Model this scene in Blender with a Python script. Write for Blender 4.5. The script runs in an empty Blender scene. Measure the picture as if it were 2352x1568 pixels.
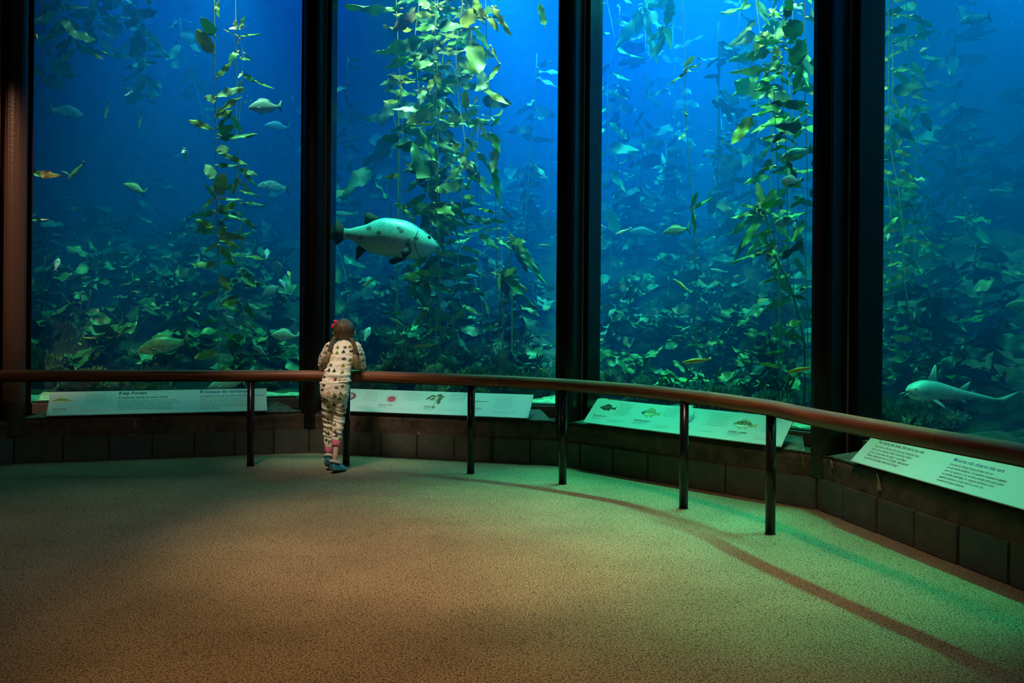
import bpy, bmesh, math, random
from mathutils import Vector, Matrix, noise
C = bpy.context.scene.collection
SC = bpy.context.scene
RN = random.Random(11)
PI = math.pi

# ---------------------------------------------------------------- view geometry (pixels of the 2352x1568 photograph)
F, U0, V0, H, ROLL = 2121.0, 1176.0, 705.0, 1.35, 0.0082
def ray(u, v):
    a, b = u - U0, v - V0
    return Vector(((a + b * ROLL) / F, 1.0, -(b - a * ROLL) / F))
def fl(u, v, h=0.0):
    r = ray(u, v)
    return Vector((0, 0, H)) + r * ((h - H) / r.z)
def at(u, v, Y):
    return Vector((0, 0, H)) + ray(u, v) * Y

# ---------------------------------------------------------------- camera
cd = bpy.data.cameras.new('camera'); cam = bpy.data.objects.new('camera', cd); C.objects.link(cam)
cd.sensor_width = 36.0; cd.lens = F / 2352 * 36
cd.shift_y = -(784 - V0) / 2352
n_ = math.hypot(1, ROLL)
cam.matrix_world = Matrix(((1 / n_, -ROLL / n_, 0, 0), (0, 0, -1, 0), (ROLL / n_, 1 / n_, 0, H), (0, 0, 0, 1)))
cd.clip_end = 100
SC.camera = cam

# ---------------------------------------------------------------- world, exposure, sampling of light paths
w = bpy.data.worlds.new('world'); SC.world = w; w.use_nodes = True
w.node_tree.nodes['Background'].inputs[0].default_value = (0.02, 0.015, 0.012, 1)
w.node_tree.nodes['Background'].inputs[1].default_value = 0.05
SC.view_settings.view_transform = 'Standard'; SC.view_settings.look = 'None'
SC.view_settings.exposure = 0.0; SC.view_settings.gamma = 1.0; SC.view_settings.use_curve_mapping = False
cy = SC.cycles
cy.max_bounces = 5; cy.diffuse_bounces = 3; cy.glossy_bounces = 2; cy.transmission_bounces = 3
cy.volume_bounces = 0; cy.transparent_max_bounces = 12
cy.use_denoising = True
cy.sample_clamp_indirect = 3.0; cy.sample_clamp_direct = 0
cy.caustics_reflective = False; cy.caustics_refractive = False

# ---------------------------------------------------------------- plan of the window wall
PB = [None, fl(32, 1064.5), fl(710, 1039), fl(1290, 1069.5), fl(1875, 1170)]
e_ = (fl(2317, 1344) - PB[4]).normalized()
PB.append(PB[4] + e_ * 2.33)
a5 = math.atan2(e_.y, e_.x) - math.radians(30)
PB.append(PB[5] + Vector((math.cos(a5), math.sin(a5), 0)) * 2.33)
a0 = math.radians(47)
PB[0] = PB[1] - Vector((math.cos(a0), math.sin(a0), 0)) * 2.4
NP = len(PB)
def tang(j):
    return (PB[j + 1] - PB[j]).normalized()
def norm_out(j):
    t = tang(j); return Vector((-t.y, t.x, 0))
def corner_dirs(i):
    """outward mitre vector (unit offset) and bisector frame at corner i"""
    if i == 0: n = norm_out(0); return n, n
    if i == NP - 1: n = norm_out(NP - 2); return n, n
    a, b = norm_out(i - 1), norm_out(i)
    m = (a + b).normalized()
    return m / m.dot(a), m
def off(i, d, z=0.0):
    m, _ = corner_dirs(i); p = PB[i] + m * d; return Vector((p.x, p.y, z))
def pp(j, s, d, z):
    p = PB[j] + tang(j) * s + norm_out(j) * d; return Vector((p.x, p.y, z))
def plen(j): return (PB[j + 1] - PB[j]).length
G = 0.34                                     # the glass stands this far outside the block face
def wp(j, u, v, d):
    """the point seen at (u,v) on the plane d metres behind the glass of panel j (1..4)"""
    o = Vector((0, 0, H)); n = norm_out(j); r = ray(u, v)
    k = ((PB[j] - o).dot(n) + G + d) / r.dot(n)
    return o + r * k
def px2m(p, px):
    return px * p.y / F

# ---------------------------------------------------------------- lights
def area(name, loc, direction, sx, sy, power, col, spread=180):
    l = bpy.data.lights.new(name, 'AREA'); l.shape = 'RECTANGLE'; l.size = sx; l.size_y = sy
    l.energy = power; l.color = col; l.spread = math.radians(spread)
    o = bpy.data.objects.new(name, l); C.objects.link(o); o.location = loc
    return o
def aim(o, d, xaxis=None):
    z = -Vector(d).normalized()
    x = Vector(xaxis) if xaxis is not None else Vector((1, 0, 0))
    x = (x - z * x.dot(z)).normalized(); y = z.cross(x)
    m = Matrix((x, y, z)).transposed().to_4x4(); m.translation = o.location; o.matrix_world = m
def spot(name, loc, target, power, col, ang, blend=0.6, size=0.05):
    l = bpy.data.lights.new(name, 'SPOT'); l.energy = power; l.color = col
    l.spot_size = math.radians(ang); l.spot_blend = blend; l.shadow_soft_size = size
    o = bpy.data.objects.new(name, l); C.objects.link(o); o.location = loc
    aim(o, Vector(target) - Vector(loc)); return o

WZ = 5.45                                     # water surface
# lamps over the tank: one strip along every window, and two broad banks further back
# panel: (distance behind glass, power, colour, slope towards the hall, beam spread)
STR = {1: (0.16, 44, (0.4, 0.95, 0.85), .10, 50), 2: (0.20, 56, (0.4, 1.0, 0.85), .13, 44), 3: (0.75, 56, (0.2, 1.0, 0.7), .27, 36), 4: (1.45, 42, (0.15, 0.97, 0.75), .47, 32)}
for j, (d, e, c, sl, spr) in STR.items():
    o = area('tank_strip_lamp', pp(j, plen(j) / 2, G + d, WZ - 0.06), None, plen(j) * 0.9, 0.14, e, c, spr)
    aim(o, Vector((0, 0, -1)) - norm_out(j) * sl, tang(j))
# added soft teal fill lamps under the water surface, close to the glass
for j, e in {1: 10, 2: 14, 3: 30, 4: 50}.items():
    o = area('teal_fill_lamp', pp(j, plen(j) / 2, G + 0.85, WZ - 0.04), None, plen(j) * 0.9, 0.9, e, (0.05, 0.85, 1.0)); aim(o, (0, 0, -1), tang(j))
# added fill strips turned into the tank to brighten kelp behind the glass
for j, (e, c) in {1: (150, (1.0, 0.95, 0.5)), 2: (220, (1.0, 0.95, 0.45)), 3: (230, (1.0, 1.0, 0.38)), 4: (85, (0.4, 0.85, 1.0))}.items():
    o = area('kelp_fill_lamp', pp(j, plen(j) / 2, G + 0.12, WZ - 0.06), None, plen(j) * 0.8, 0.14, e, c, 64)
    aim(o, Vector((0, 0, -1)) + norm_out(j) * 0.30, tang(j))
o = area('tank_bank_lamp', (1.4, 10.6, WZ - 0.05), None, 3.4, 2.0, 470, (0.1, 0.55, 1.0), 120); aim(o, (0, 0, -1))
o = area('tank_bank_lamp', (-3.5, 11.2, WZ - 0.05), None, 3.4, 1.6, 90, (0.12, 0.5, 1.0), 110); aim(o, (0, 0, -1))
o = area('tank_bank_lamp', (5.0, 8.6, WZ - 0.05), None, 1.6, 3.0, 150, (0.1, 0.6, 1.0), 180); aim(o, (0, 0, -1))
# spots that light the kelp near the glass
spot('tank_spot_lamp', (-0.2, 10.2, WZ - 0.1), (-0.5, 9.4, 0), 420, (0.75, 1.0, 0.7), 80, 1.0, 0.06)
spot('tank_spot_lamp', (3.6, 8.9, WZ - 0.1), (2.8, 8.0, 0), 420, (0.75, 1.0, 0.65), 76, 1.0, 0.06)
spot('tank_spot_lamp', (-3.2, 10.2, WZ - 0.1), (-3.0, 9.4, 0), 200, (0.8, 1.0, 0.75), 76, 1.0, 0.06)

# the warm ceiling spots of the hall
for x_, e_l in ((-2.2, 150), (-0.4, 760), (0.9, 330)):
    spot('hall_spot_lamp', (x_, 4.3, 4.85), (x_, 5.45, 0), e_l, (1.0, 0.72, 0.42), 42, 0.8, 0.1)
spot('hall_spot_lamp', (-0.5, 2.6, 4.85), (-0.2, 3.8, 0), 760, (1.0, 0.52, 0.17), 54, 1.0, 0.12)
spot('hall_fill_lamp', (-2.2, 1.0, 4.8), (-2.2, 7.6, 0.0), 110, (1.0, 0.75, 0.52), 50, 1.0, 0.04)  # added warm fill for the dim blocks and band, not a ceiling spot
spot('hall_spot_lamp', (-2.0, 5.2, 4.85), (-1.45, 7.62, 0.85), 950, (1.0, 0.80, 0.62), 20, 0.9, 0.5)
spot('hall_spot_lamp', (-3.2, 4.6, 4.6), (-4.3, 7.75, 2.0), 1000, (1.0, 0.52, 0.30), 30, 1.0, 0.05)
spot('hall_spot_lamp', (1.2, 4.3, 4.85), (1.8, 5.0, 0.8), 200, (1.0, 0.66, 0.38), 44, 1.0, 0.45)

# ---------------------------------------------------------------- materials
def mat(name, col=(0.5, 0.5, 0.5), rough=0.6, metal=0.0, spec=0.5, bump=0.0, bscale=30.0, var=0.0, vscale=5.0, col2=None):
    m = bpy.data.materials.new(name); m.use_nodes = True
    nt = m.node_tree; b = nt.nodes['Principled BSDF']
    b.inputs['Base Color'].default_value = (*col, 1); b.inputs['Roughness'].default_value = rough
    b.inputs['Metallic'].default_value = metal; b.inputs['Specular IOR Level'].default_value = spec
    tc = nt.nodes.new('ShaderNodeTexCoord')
    if col2 is None and var > 0: col2 = tuple(c * (1 - var) for c in col)
    if col2 is not None:
        nz = nt.nodes.new('ShaderNodeTexNoise'); nz.inputs['Scale'].default_value = vscale; nz.inputs['Detail'].default_value = 6
        nt.links.new(tc.outputs['Object'], nz.inputs['Vector'])
        rp = nt.nodes.new('ShaderNodeValToRGB'); rp.color_ramp.elements[0].position = 0.38; rp.color_ramp.elements[1].position = 0.62
        rp.color_ramp.elements[0].color = (*col2, 1); rp.color_ramp.elements[1].color = (*col, 1)
        nt.links.new(nz.outputs['Fac'], rp.inputs['Fac']); nt.links.new(rp.outputs['Color'], b.inputs['Base Color'])
    if bump > 0:
        nb = nt.nodes.new('ShaderNodeTexNoise'); nb.inputs['Scale'].default_value = bscale; nb.inputs['Detail'].default_value = 5
        nt.links.new(tc.outputs['Object'], nb.inputs['Vector'])
        bp = nt.nodes.new('ShaderNodeBump'); bp.inputs['Strength'].default_value = bump; bp.inputs['Distance'].default_value = 0.01
        nt.links.new(nb.outputs['Fac'], bp.inputs['Height']); nt.links.new(bp.outputs['Normal'], b.inputs['Normal'])
    return m
def node(nt, t, **kw):
    n = nt.nodes.new(t)
    for k, v in kw.items():
        if k in n.inputs: n.inputs[k].default_value = v
        else: setattr(n, k, v)
    return n
def math_(nt, op, a, b=None, c=None, clamp=False):
    n = nt.nodes.new('ShaderNodeMath'); n.operation = op; n.use_clamp = clamp
    for i, x in enumerate((a, b, c)):
        if x is None: continue
        if isinstance(x, (int, float)): n.inputs[i].default_value = x
        else: nt.links.new(x, n.inputs[i])
    return n.outputs[0]
def mixc(nt, f, a, b):
    n = nt.nodes.new('ShaderNodeMix'); n.data_type = 'RGBA'
    for i, x in ((0, f), (6, a), (7, b)):
        if isinstance(x, (int, float)): n.inputs[i].default_value = x
        elif isinstance(x, tuple): n.inputs[i].default_value = (*x, 1)
        else: nt.links.new(x, n.inputs[i])
    return n.outputs[2]

def m_carpet():
    m = mat('carpet', (0.2, 0.17, 0.12), 0.95, spec=0.1); nt = m.node_tree; b = nt.nodes['Principled BSDF']
    tc = nt.nodes.new('ShaderNodeTexCoord')
    n1 = node(nt, 'ShaderNodeTexNoise', Scale=120.0, Detail=2.0); n2 = node(nt, 'ShaderNodeTexNoise', Scale=2.2, Detail=4.0)
    v = node(nt, 'ShaderNodeTexVoronoi', Scale=95.0)
    for n in (n1, n2, v): nt.links.new(tc.outputs['Object'], n.inputs['Vector'])
    r = nt.nodes.new('ShaderNodeValToRGB'); e = r.color_ramp.elements
    e[0].position = 0.36; e[0].color = (0.045, 0.032, 0.022, 1); e[1].position = 0.62; e[1].color = (0.275, 0.205, 0.125, 1)
    x = e.new(0.47); x.color = (0.16, 0.118, 0.072, 1)
    nt.links.new(n1.outputs['Fac'], r.inputs['Fac'])
    sp = math_(nt, 'LESS_THAN', node_sep(nt, v.outputs['Color']), 0.10)
    c = mixc(nt, math_(nt, 'MULTIPLY', sp, 0.55), r.outputs['Color'], (0.05, 0.03, 0.02))
    big = nt.nodes.new('ShaderNodeMapRange'); nt.links.new(n2.outputs['Fac'], big.inputs[0]); big.inputs[1].default_value = .35; big.inputs[2].default_value = .65; big.inputs[3].default_value = .86; big.inputs[4].default_value = 1.05
    mul = nt.nodes.new('ShaderNodeVectorMath'); mul.operation = 'SCALE'; nt.links.new(c, mul.inputs[0]); nt.links.new(big.outputs[0], mul.inputs[3])
    nt.links.new(mul.outputs[0], b.inputs['Base Color'])
    bp = node(nt, 'ShaderNodeBump', Strength=0.6, Distance=0.004); nt.links.new(n1.outputs['Fac'], bp.inputs['Height']); nt.links.new(bp.outputs['Normal'], b.inputs['Normal'])
    return m
def node_sep(nt, colsock):
    s = nt.nodes.new('ShaderNodeSeparateColor'); nt.links.new(colsock, s.inputs[0]); return s.outputs[0]

M = {}
M['carpet'] = m_carpet()
M['black'] = mat('dark_steel_and_unlit_posts', (0.010, 0.008, 0.009), 0.25, spec=0.4)
M['postpaint'] = mat('brown_painted_steel', (0.045, 0.03, 0.026), 0.3, spec=0.5, bump=0.15, bscale=60)
M['frame'] = mat('grey_frame_paint', (0.16, 0.17, 0.16), 0.45, bump=0.1, bscale=80)
M['gasket'] = mat('black_gasket', (0.01, 0.01, 0.01), 0.6)
M['block'] = mat('grey_block', (0.085, 0.085, 0.07), 0.75, bump=0.4, bscale=90, var=0.25, vscale=9)
M['block2'] = mat('blue_grey_block', (0.075, 0.085, 0.085), 0.72, bump=0.4, bscale=90, var=0.25, vscale=9)
M['block3'] = mat('olive_block', (0.09, 0.082, 0.058), 0.75, bump=0.4, bscale=90, var=0.25, vscale=9)
M['mortar'] = mat('dark_mortar', (0.035, 0.018, 0.012), 0.9)
M['dark'] = mat('dark_hall_paint', (0.02, 0.015, 0.012), 0.8)
M['woodwall'] = mat('orange_brown_wall', (0.16, 0.07, 0.03), 0.6, var=0.4, vscale=3)
M['sill'] = mat('grey_concrete_sill', (0.12, 0.115, 0.10), 0.85, bump=0.8, bscale=120, col2=(0.05, 0.045, 0.035), vscale=22)
M['sand'] = mat('pale_tank_sand', (0.5, 0.5, 0.42), 0.95, bump=1.0, bscale=40, col2=(0.22, 0.22, 0.17), vscale=14)
M['rock'] = mat('reef_rock', (0.035, 0.05, 0.028), 0.95, spec=0.08, bump=1.0, bscale=14, col2=(0.008, 0.013, 0.01), vscale=5)
M['pink'] = mat('coralline_rock', (0.15, 0.10, 0.09), 0.95, spec=0.08, bump=1.0, bscale=20, col2=(0.03, 0.05, 0.03), vscale=11)
def m_band():
    m = mat('stained_brown_concrete', (0.1, 0.06, 0.04), 0.8, bump=0.7, bscale=35); nt = m.node_tree; b = nt.nodes['Principled BSDF']
    tc = nt.nodes.new('ShaderNodeTexCoord')
    n1 = node(nt, 'ShaderNodeTexNoise', Scale=4.5, Detail=8.0, Roughness=0.7); n2 = node(nt, 'ShaderNodeTexNoise', Scale=16.0, Detail=6.0)
    for n in (n1, n2): nt.links.new(tc.outputs['Object'], n.inputs['Vector'])
    r = nt.nodes.new('ShaderNodeValToRGB'); e = r.color_ramp.elements
    e[0].position = 0.33; e[0].color = (0.012, 0.008, 0.006, 1); e[1].position = 0.75; e[1].color = (0.15, 0.115, 0.085, 1)
    x = e.new(0.45); x.color = (0.06, 0.036, 0.024, 1); x = e.new(0.58); x.color = (0.105, 0.066, 0.044, 1)
    f = math_(nt, 'ADD', math_(nt, 'MULTIPLY', n1.outputs['Fac'], 0.65), math_(nt, 'MULTIPLY', n2.outputs['Fac'], 0.35))
    nt.links.new(f, r.inputs['Fac']); nt.links.new(r.outputs['Color'], b.inputs['Base Color']); return m
M['band'] = m_band()
def m_wood():
    m = mat('varnished_handrail_wood', (0.2, 0.08, 0.03), 0.46, spec=0.35); nt = m.node_tree; b = nt.nodes['Principled BSDF']
    tc = nt.nodes.new('ShaderNodeTexCoord'); mp = node(nt, 'ShaderNodeMapping'); mp.inputs['Scale'].default_value = (1.2, 1.2, 26)
    nt.links.new(tc.outputs['Object'], mp.inputs['Vector'])
    n1 = node(nt, 'ShaderNodeTexNoise', Scale=2.0, Detail=6.0, Distortion=0.6); nt.links.new(mp.outputs[0], n1.inputs['Vector'])
    r = nt.nodes.new('ShaderNodeValToRGB'); e = r.color_ramp.elements
    e[0].position = 0.3; e[0].color = (0.09, 0.020, 0.008, 1); e[1].position = 0.7; e[1].color = (0.28, 0.085, 0.030, 1)
    nt.links.new(n1.outputs['Fac'], r.inputs['Fac']); nt.links.new(r.outputs['Color'], b.inputs['Base Color']); return m
M['wood'] = m_wood()
def m_glass():
    m = bpy.data.materials.new('clear_acrylic'); m.use_nodes = True; nt = m.node_tree; nt.nodes.clear()
    o = nt.nodes.new('ShaderNodeOutputMaterial'); t = nt.nodes.new('ShaderNodeBsdfTransparent'); g = nt.nodes.new('ShaderNodeBsdfGlossy')
    t.inputs[0].default_value = (0.95, 0.99, 0.985, 1); g.inputs['Roughness'].default_value = 0.02
    fr = nt.nodes.new('ShaderNodeFresnel'); fr.inputs[0].default_value = 1.22
    mx = nt.nodes.new('ShaderNodeMixShader'); ge = nt.nodes.new('ShaderNodeNewGeometry'); nt.links.new(math_(nt, 'MULTIPLY', fr.outputs[0], math_(nt, 'SUBTRACT', 1.0, ge.outputs['Backfacing'])), mx.inputs[0]); nt.links.new(t.outputs[0], mx.inputs[1]); nt.links.new(g.outputs[0], mx.inputs[2])
    nt.links.new(mx.outputs[0], o.inputs['Surface']); return m
M['glass'] = m_glass()
def m_water():
    m = bpy.data.materials.new('sea_water'); m.use_nodes = True; nt = m.node_tree; nt.nodes.clear()
    o = nt.nodes.new('ShaderNodeOutputMaterial')
    s = nt.nodes.new('ShaderNodeVolumeScatter'); s.inputs['Color'].default_value = (0.006, 0.20, 1.0, 1); s.inputs['Density'].default_value = 0.21; s.inputs['Anisotropy'].default_value = 0.0
    a = nt.nodes.new('ShaderNodeVolumeAbsorption'); a.inputs['Color'].default_value = (0.0, 0.87, 0.93, 1); a.inputs['Density'].default_value = 0.50
    ad = nt.nodes.new('ShaderNodeAddShader'); nt.links.new(s.outputs[0], ad.inputs[0]); nt.links.new(a.outputs[0], ad.inputs[1])
    nt.links.new(ad.outputs[0], o.inputs['Volume']); return m
M['water'] = m_water()

# ---------------------------------------------------------------- object helpers
def mesh_from(name, verts, faces, mats=None, smooth=False, fmat=None):
    me = bpy.data.meshes.new(name); me.from_pydata([tuple(v) for v in verts], [], faces)
    for m in (mats if isinstance(mats, (list, tuple)) else [mats] if mats else []): me.materials.append(m)
    if fmat:
        for p, i in zip(me.polygons, fmat): p.material_index = i
    if smooth: me.polygons.foreach_set('use_smooth', [True] * len(me.polygons))
    me.update(); return me
def tag(o, label=None, cat=None, group=None, kind=None):
    if label: o['label'] = label
    if cat: o['category'] = cat
    if group: o['group'] = group
    if kind: o['kind'] = kind
    return o
def link(name, me, parent=None):
    o = bpy.data.objects.new(name, me); C.objects.link(o)
    if parent is not None: o.parent = parent
    return o
def obj(name, verts, faces, mats=None, parent=None, smooth=False, fmat=None):
    return link(name, mesh_from(name, verts, faces, mats, smooth, fmat), parent)
def empty(name, loc=(0, 0, 0)):
    o = bpy.data.objects.new(name, None); o.empty_display_size = 0.1; C.objects.link(o); o.location = loc; return o
class MB:
    def __init__(s): s.v = []; s.f = []; s.m = []
    def add(s, v, f, mi=0):
        n = len(s.v); s.v += [Vector(x) for x in v]; s.f += [tuple(i + n for i in q) for q in f]; s.m += [mi] * len(f)
    def hexa(s, p, mi=0):   # p: 4 bottom points, 4 top points (same turn)
        s.add(p, [(3, 2, 1, 0), (4, 5, 6, 7), (0, 1, 5, 4), (1, 2, 6, 5), (2, 3, 7, 6), (3, 0, 4, 7)], mi)
    def prism(s, poly, z0, z1, mi=0):
        n = len(poly); v = [Vector((p[0], p[1], z0)) for p in poly] + [Vector((p[0], p[1], z1)) for p in poly]
        f = [tuple(reversed(range(n))), tuple(range(n, 2 * n))] + [(i, (i + 1) % n, (i + 1) % n + n, i + n) for i in range(n)]
        s.add(v, f, mi)
    def tube(s, pts, rad, n=10, mi=0, caps=True):
        rings = []; P = [Vector(p) for p in pts]; up = Vector((0, 0, 1))
        for i, p in enumerate(P):
            t = (P[min(i + 1, len(P) - 1)] - P[max(i - 1, 0)]).normalized()
            a = up.cross(t)
            if a.length < 0.15: a = Vector((1, 0, 0)).cross(t)
            a.normalize(); b = t.cross(a); r = rad[i] if isinstance(rad, list) else rad
            rx, ry = r if isinstance(r, tuple) else (r, r)
            rings.append([p + a * (math.cos(2 * PI * k / n) * rx) + b * (math.sin(2 * PI * k / n) * ry) for k in range(n)])
        v = [q for r in rings for q in r]; f = []
        for i in range(len(P) - 1):
            for k in range(n):
                f.append((i * n + k, i * n + (k + 1) % n, (i + 1) * n + (k + 1) % n, (i + 1) * n + k))
        if caps: f.append(tuple(reversed(range(n)))); f.append(tuple((len(P) - 1) * n + k for k in range(n)))
        s.add(v, f, mi)
    def ball(s, c, r, nu=10, nv=7, mi=0):
        rx, ry, rz = r if isinstance(r, (tuple, list)) else (r, r, r); c = Vector(c)
        v = [c + Vector((0, 0, rz))]
        for i in range(1, nv):
            th = PI * i / nv
            for k in range(nu):
                ph = 2 * PI * k / nu
                v.append(c + Vector((rx * math.sin(th) * math.cos(ph), ry * math.sin(th) * math.sin(ph), rz * math.cos(th))))
        v.append(c - Vector((0, 0, rz))); f = [(0, 1 + k, 1 + (k + 1) % nu) for k in range(nu)]
        for i in range(nv - 2):
            for k in range(nu):
                a = 1 + i * nu; f.append((a + k, a + nu + k, a + nu + (k + 1) % nu, a + (k + 1) % nu))
        a = 1 + (nv - 2) * nu; L = len(v) - 1; f += [(a + k, L, a + (k + 1) % nu) for k in range(nu)]
        s.add(v, f, mi)
    def build(s, name, mats, parent=None, smooth=False, bevel=0):
        me = mesh_from(name, s.v, s.f, mats, smooth, s.m)
        if bevel:
            bm = bmesh.new(); bm.from_mesh(me); bmesh.ops.recalc_face_normals(bm, faces=bm.faces)
            bmesh.ops.bevel(bm, geom=[e for e in bm.edges if e.calc_face_angle(0) > 0.5], offset=bevel, segments=2, affect='EDGES', clamp_overlap=True)
            bm.to_mesh(me); bm.free()
        return link(name, me, parent)
def smooth_path(pts, n=8):
    P = [Vector(p) for p in pts]; out = []
    for i in range(len(P) - 1):
        p0, p1, p2, p3 = P[max(i - 1, 0)], P[i], P[i + 1], P[min(i + 2, len(P) - 1)]
        for k in range(n):
            t = k / n
            out.append(0.5 * ((2 * p1) + (p2 - p0) * t + (2 * p0 - 5 * p1 + 4 * p2 - p3) * t * t + (3 * p1 - p0 - 3 * p2 + p3) * t ** 3))
    out.append(P[-1]); return out
def strip(mb, prof, i0=0, i1=NP - 1, mi=0):
    """sweep profile [(d,z)...] along corners i0..i1"""
    for a in range(i0, i1):
        for k in range(len(prof) - 1):
            (d0, z0), (d1, z1) = prof[k], prof[k + 1]
            mb.add([off(a, d0, z0), off(a + 1, d0, z0), off(a + 1, d1, z1), off(a, d1, z1)], [(0, 1, 2, 3)], mi)
# ================================================================ THE HALL
TOP = 5.0
fv = [(-9, -3, 0), (7, -3, 0), (7, 9.5, 0), (-9, 9.5, 0)]
floor = obj('floor', fv, [(0, 1, 2, 3)], M['carpet']); tag(floor, 'speckled brown carpet floor of the viewing hall', 'floor', kind='structure')
mb = MB()
mb.prism([(-9, -3), (7, -3)] + [tuple(off(i, 0.45)[:2]) for i in range(NP - 1, -1, -1)], TOP, TOP + 0.15)
tag(mb.build('ceiling', M['dark']), 'dark ceiling of the viewing hall', 'ceiling', kind='structure')
mb = MB(); q = PB[0]; mb.hexa([(-9.0, -3, 0), (-8.8, -3, 0), (q.x, q.y, 0), (q.x - .2, q.y + .2, 0), (-9.0, -3, TOP), (-8.8, -3, TOP), (q.x, q.y, TOP), (q.x - .2, q.y + .2, TOP)])
tag(mb.build('wall_left', M['dark']), 'dark wall of the hall beside the windows', 'wall', kind='structure')
mb = MB(); q = PB[-1]; mb.hexa([(q.x, q.y, 0), (q.x + .2, q.y, 0), (7.2, -3, 0), (7.0, -3, 0), (q.x, q.y, TOP), (q.x + .2, q.y, TOP), (7.2, -3, TOP), (7.0, -3, TOP)])
tag(mb.build('wall_right', M['dark']), 'dark wall of the hall beyond the last window', 'wall', kind='structure')
mb = MB(); mb.hexa([(-9, -3.2, 0), (7, -3.2, 0), (7, -3, 0), (-9, -3, 0), (-9, -3.2, TOP), (7, -3.2, TOP), (7, -3, TOP), (-9, -3, TOP)])
tag(mb.build('wall_back', M['dark']), 'dark rear wall of the hall', 'wall', kind='structure')

# ---- low wall under the windows: blocks, stained concrete band, ledge, sloped sills
BH = 0.212
wf = empty('wall_front', PB[3]); tag(wf, 'low block and stained concrete wall curving under the tank windows', 'wall', kind='structure')
def under(o): o.matrix_parent_inverse = wf.matrix_world.inverted(); return o
bpy.context.view_layer.update()
def wchild(mb_, name, m_, **k):
    o = mb_.build(name, m_, wf, **k); o.location = -Vector(wf.location); return o
mb = MB(); strip(mb, [(0.012, 0.0), (0.012, BH - 0.006), (0.05, BH - 0.006)]); wchild(mb, 'mortar_joints', M['mortar'])
joints = {1: [32, 144, 250, 349, 445.5, 538.5, 628.5, 710], 2: [710, 790, 874, 957, 1042, 1129, 1217, 1290],
          3: [1290, 1332, 1407, 1487, 1577, 1666, 1773, 1874], 4: [1874, 1936, 2013.5, 2100, 2201, 2318]}
def s_of(j, u):
    o = Vector((0, 0, H)); n = norm_out(j); r = ray(u, 1100); r.z = 0
    k = (PB[j] - o).dot(n) / r.dot(n); p = o + r * k; return (Vector((p.x, p.y, 0)) - PB[j]).dot(tang(j))
for j in range(0, NP - 1):
    if j in joints:
        ss = [max(0, min(plen(j), s_of(j, u))) for u in joints[j]]
        ss[0] = 0
        while plen(j) - ss[-1] > 0.2: ss.append(min(plen(j), ss[-1] + 0.345))
        ss[-1] = plen(j)
    else: ss = [plen(j) * k / 7 for k in range(8)]
    for k in range(len(ss) - 1):
        a, b = ss[k] + 0.006, ss[k + 1] - 0.006; dz = RN.uniform(-.003, .003)
        m0, m1 = (0.0, 0.0)
        if k == 0: m0 = (off(j, 0.09) - off(j, 0)).dot(tang(j))
        if k == len(ss) - 2: m1 = (off(j + 1, 0.09) - off(j + 1, 0)).dot(tang(j))
        d0 = RN.uniform(-.003, .003)
        mb = MB(); mb.hexa([pp(j, a, d0, 0), pp(j, b, d0, 0), pp(j, b + m1, .09, 0), pp(j, a + m0, .09, 0),
                            pp(j, a, d0, BH + dz), pp(j, b, d0, BH + dz), pp(j, b + m1, .09, BH + dz), pp(j, a + m0, .09, BH + dz)])
        wchild(mb, 'block', M[RN.choice(['block', 'block', 'block2', 'block3'])], bevel=0.005)
# stained band with an uneven face
mb = MB(); nz = 7
for j in range(NP - 1):
    nx = int(plen(j) / 0.05)
    vs = []
    for i in range(nx + 1):
        for k in range(nz + 1):
            t = i / nx; z = BH - .01 + (0.375 - BH) * k / nz
            a, b = off(j, 0.018), off(j + 1, 0.018); p = a.lerp(b, t)
            dd = 0.006 * noise.noise(Vector((p.x * 7, p.y * 7, z * 9))) + (0.012 if k == nz else 0) + (-0.006 if k == nz - 1 else 0)
            p = p + norm_out(j) * (dd if 0 < i < nx else 0); vs.append(Vector((p.x, p.y, z)))
    fs = [(i * (nz + 1) + k, (i + 1) * (nz + 1) + k, (i + 1) * (nz + 1) + k + 1, i * (nz + 1) + k + 1) for i in range(nx) for k in range(nz)]
    mb.add(vs, fs)
wchild(mb, 'concrete_band', M['band'], smooth=True)
mb = MB(); strip(mb, [(0.02, 0.372), (0.45, 0.376), (0.45, 0.2)]); wchild(mb, 'ledge', M['mortar'])
for j in range(0, NP - 1):
    L = plen(j)
    mb = MB(); mb.hexa([pp(j, .10, .03, .366), pp(j, L - .10, .03, .366), pp(j, L - .26, .30, .366), pp(j, .26, .30, .366),
                        pp(j, .10, .03, .378), pp(j, L - .10, .03, .378), pp(j, L - .26, .295, .447), pp(j, .26, .295, .447)])
    wchild(mb, 'sill_slab', M['sill'])
# lime drips on the band
for j, s, w0, hh in ((1, .93, .010, .09), (4, .66, .022, .10), (4, .16, .018, .05), (3, 2.2, .006, .1), (2, 1.05, .02, .03), (1, .9, .03, .012)):
    vs = []; fs = []; n = 9
    for i in range(n + 1):
        t = i / n; z = 0.365 - hh * t if hh > .04 else BH + hh * (1 - t); ww = w0 * (0.35 + 0.9 * t) * (0.7 + 0.6 * noise.noise(Vector((s * 9, t * 5, 0))))
        cxx = s + .02 * t + 0.012 * noise.noise(Vector((t * 3, s, 2)))
        vs += [pp(j, cxx - ww, .005, z), pp(j, cxx, .001, z), pp(j, cxx + ww, .005, z)]
        if i: a = 3 * (i - 1); fs += [(a, a + 3, a + 4, a + 1), (a + 1, a + 4, a + 5, a + 2)]
    mb = MB(); mb.add(vs, fs); wchild(mb, 'lime_drip', M.setdefault('lime', mat('lime_scale', (0.30, 0.24, 0.16), 0.9, bump=.5, var=.5, vscale=60)))

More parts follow.
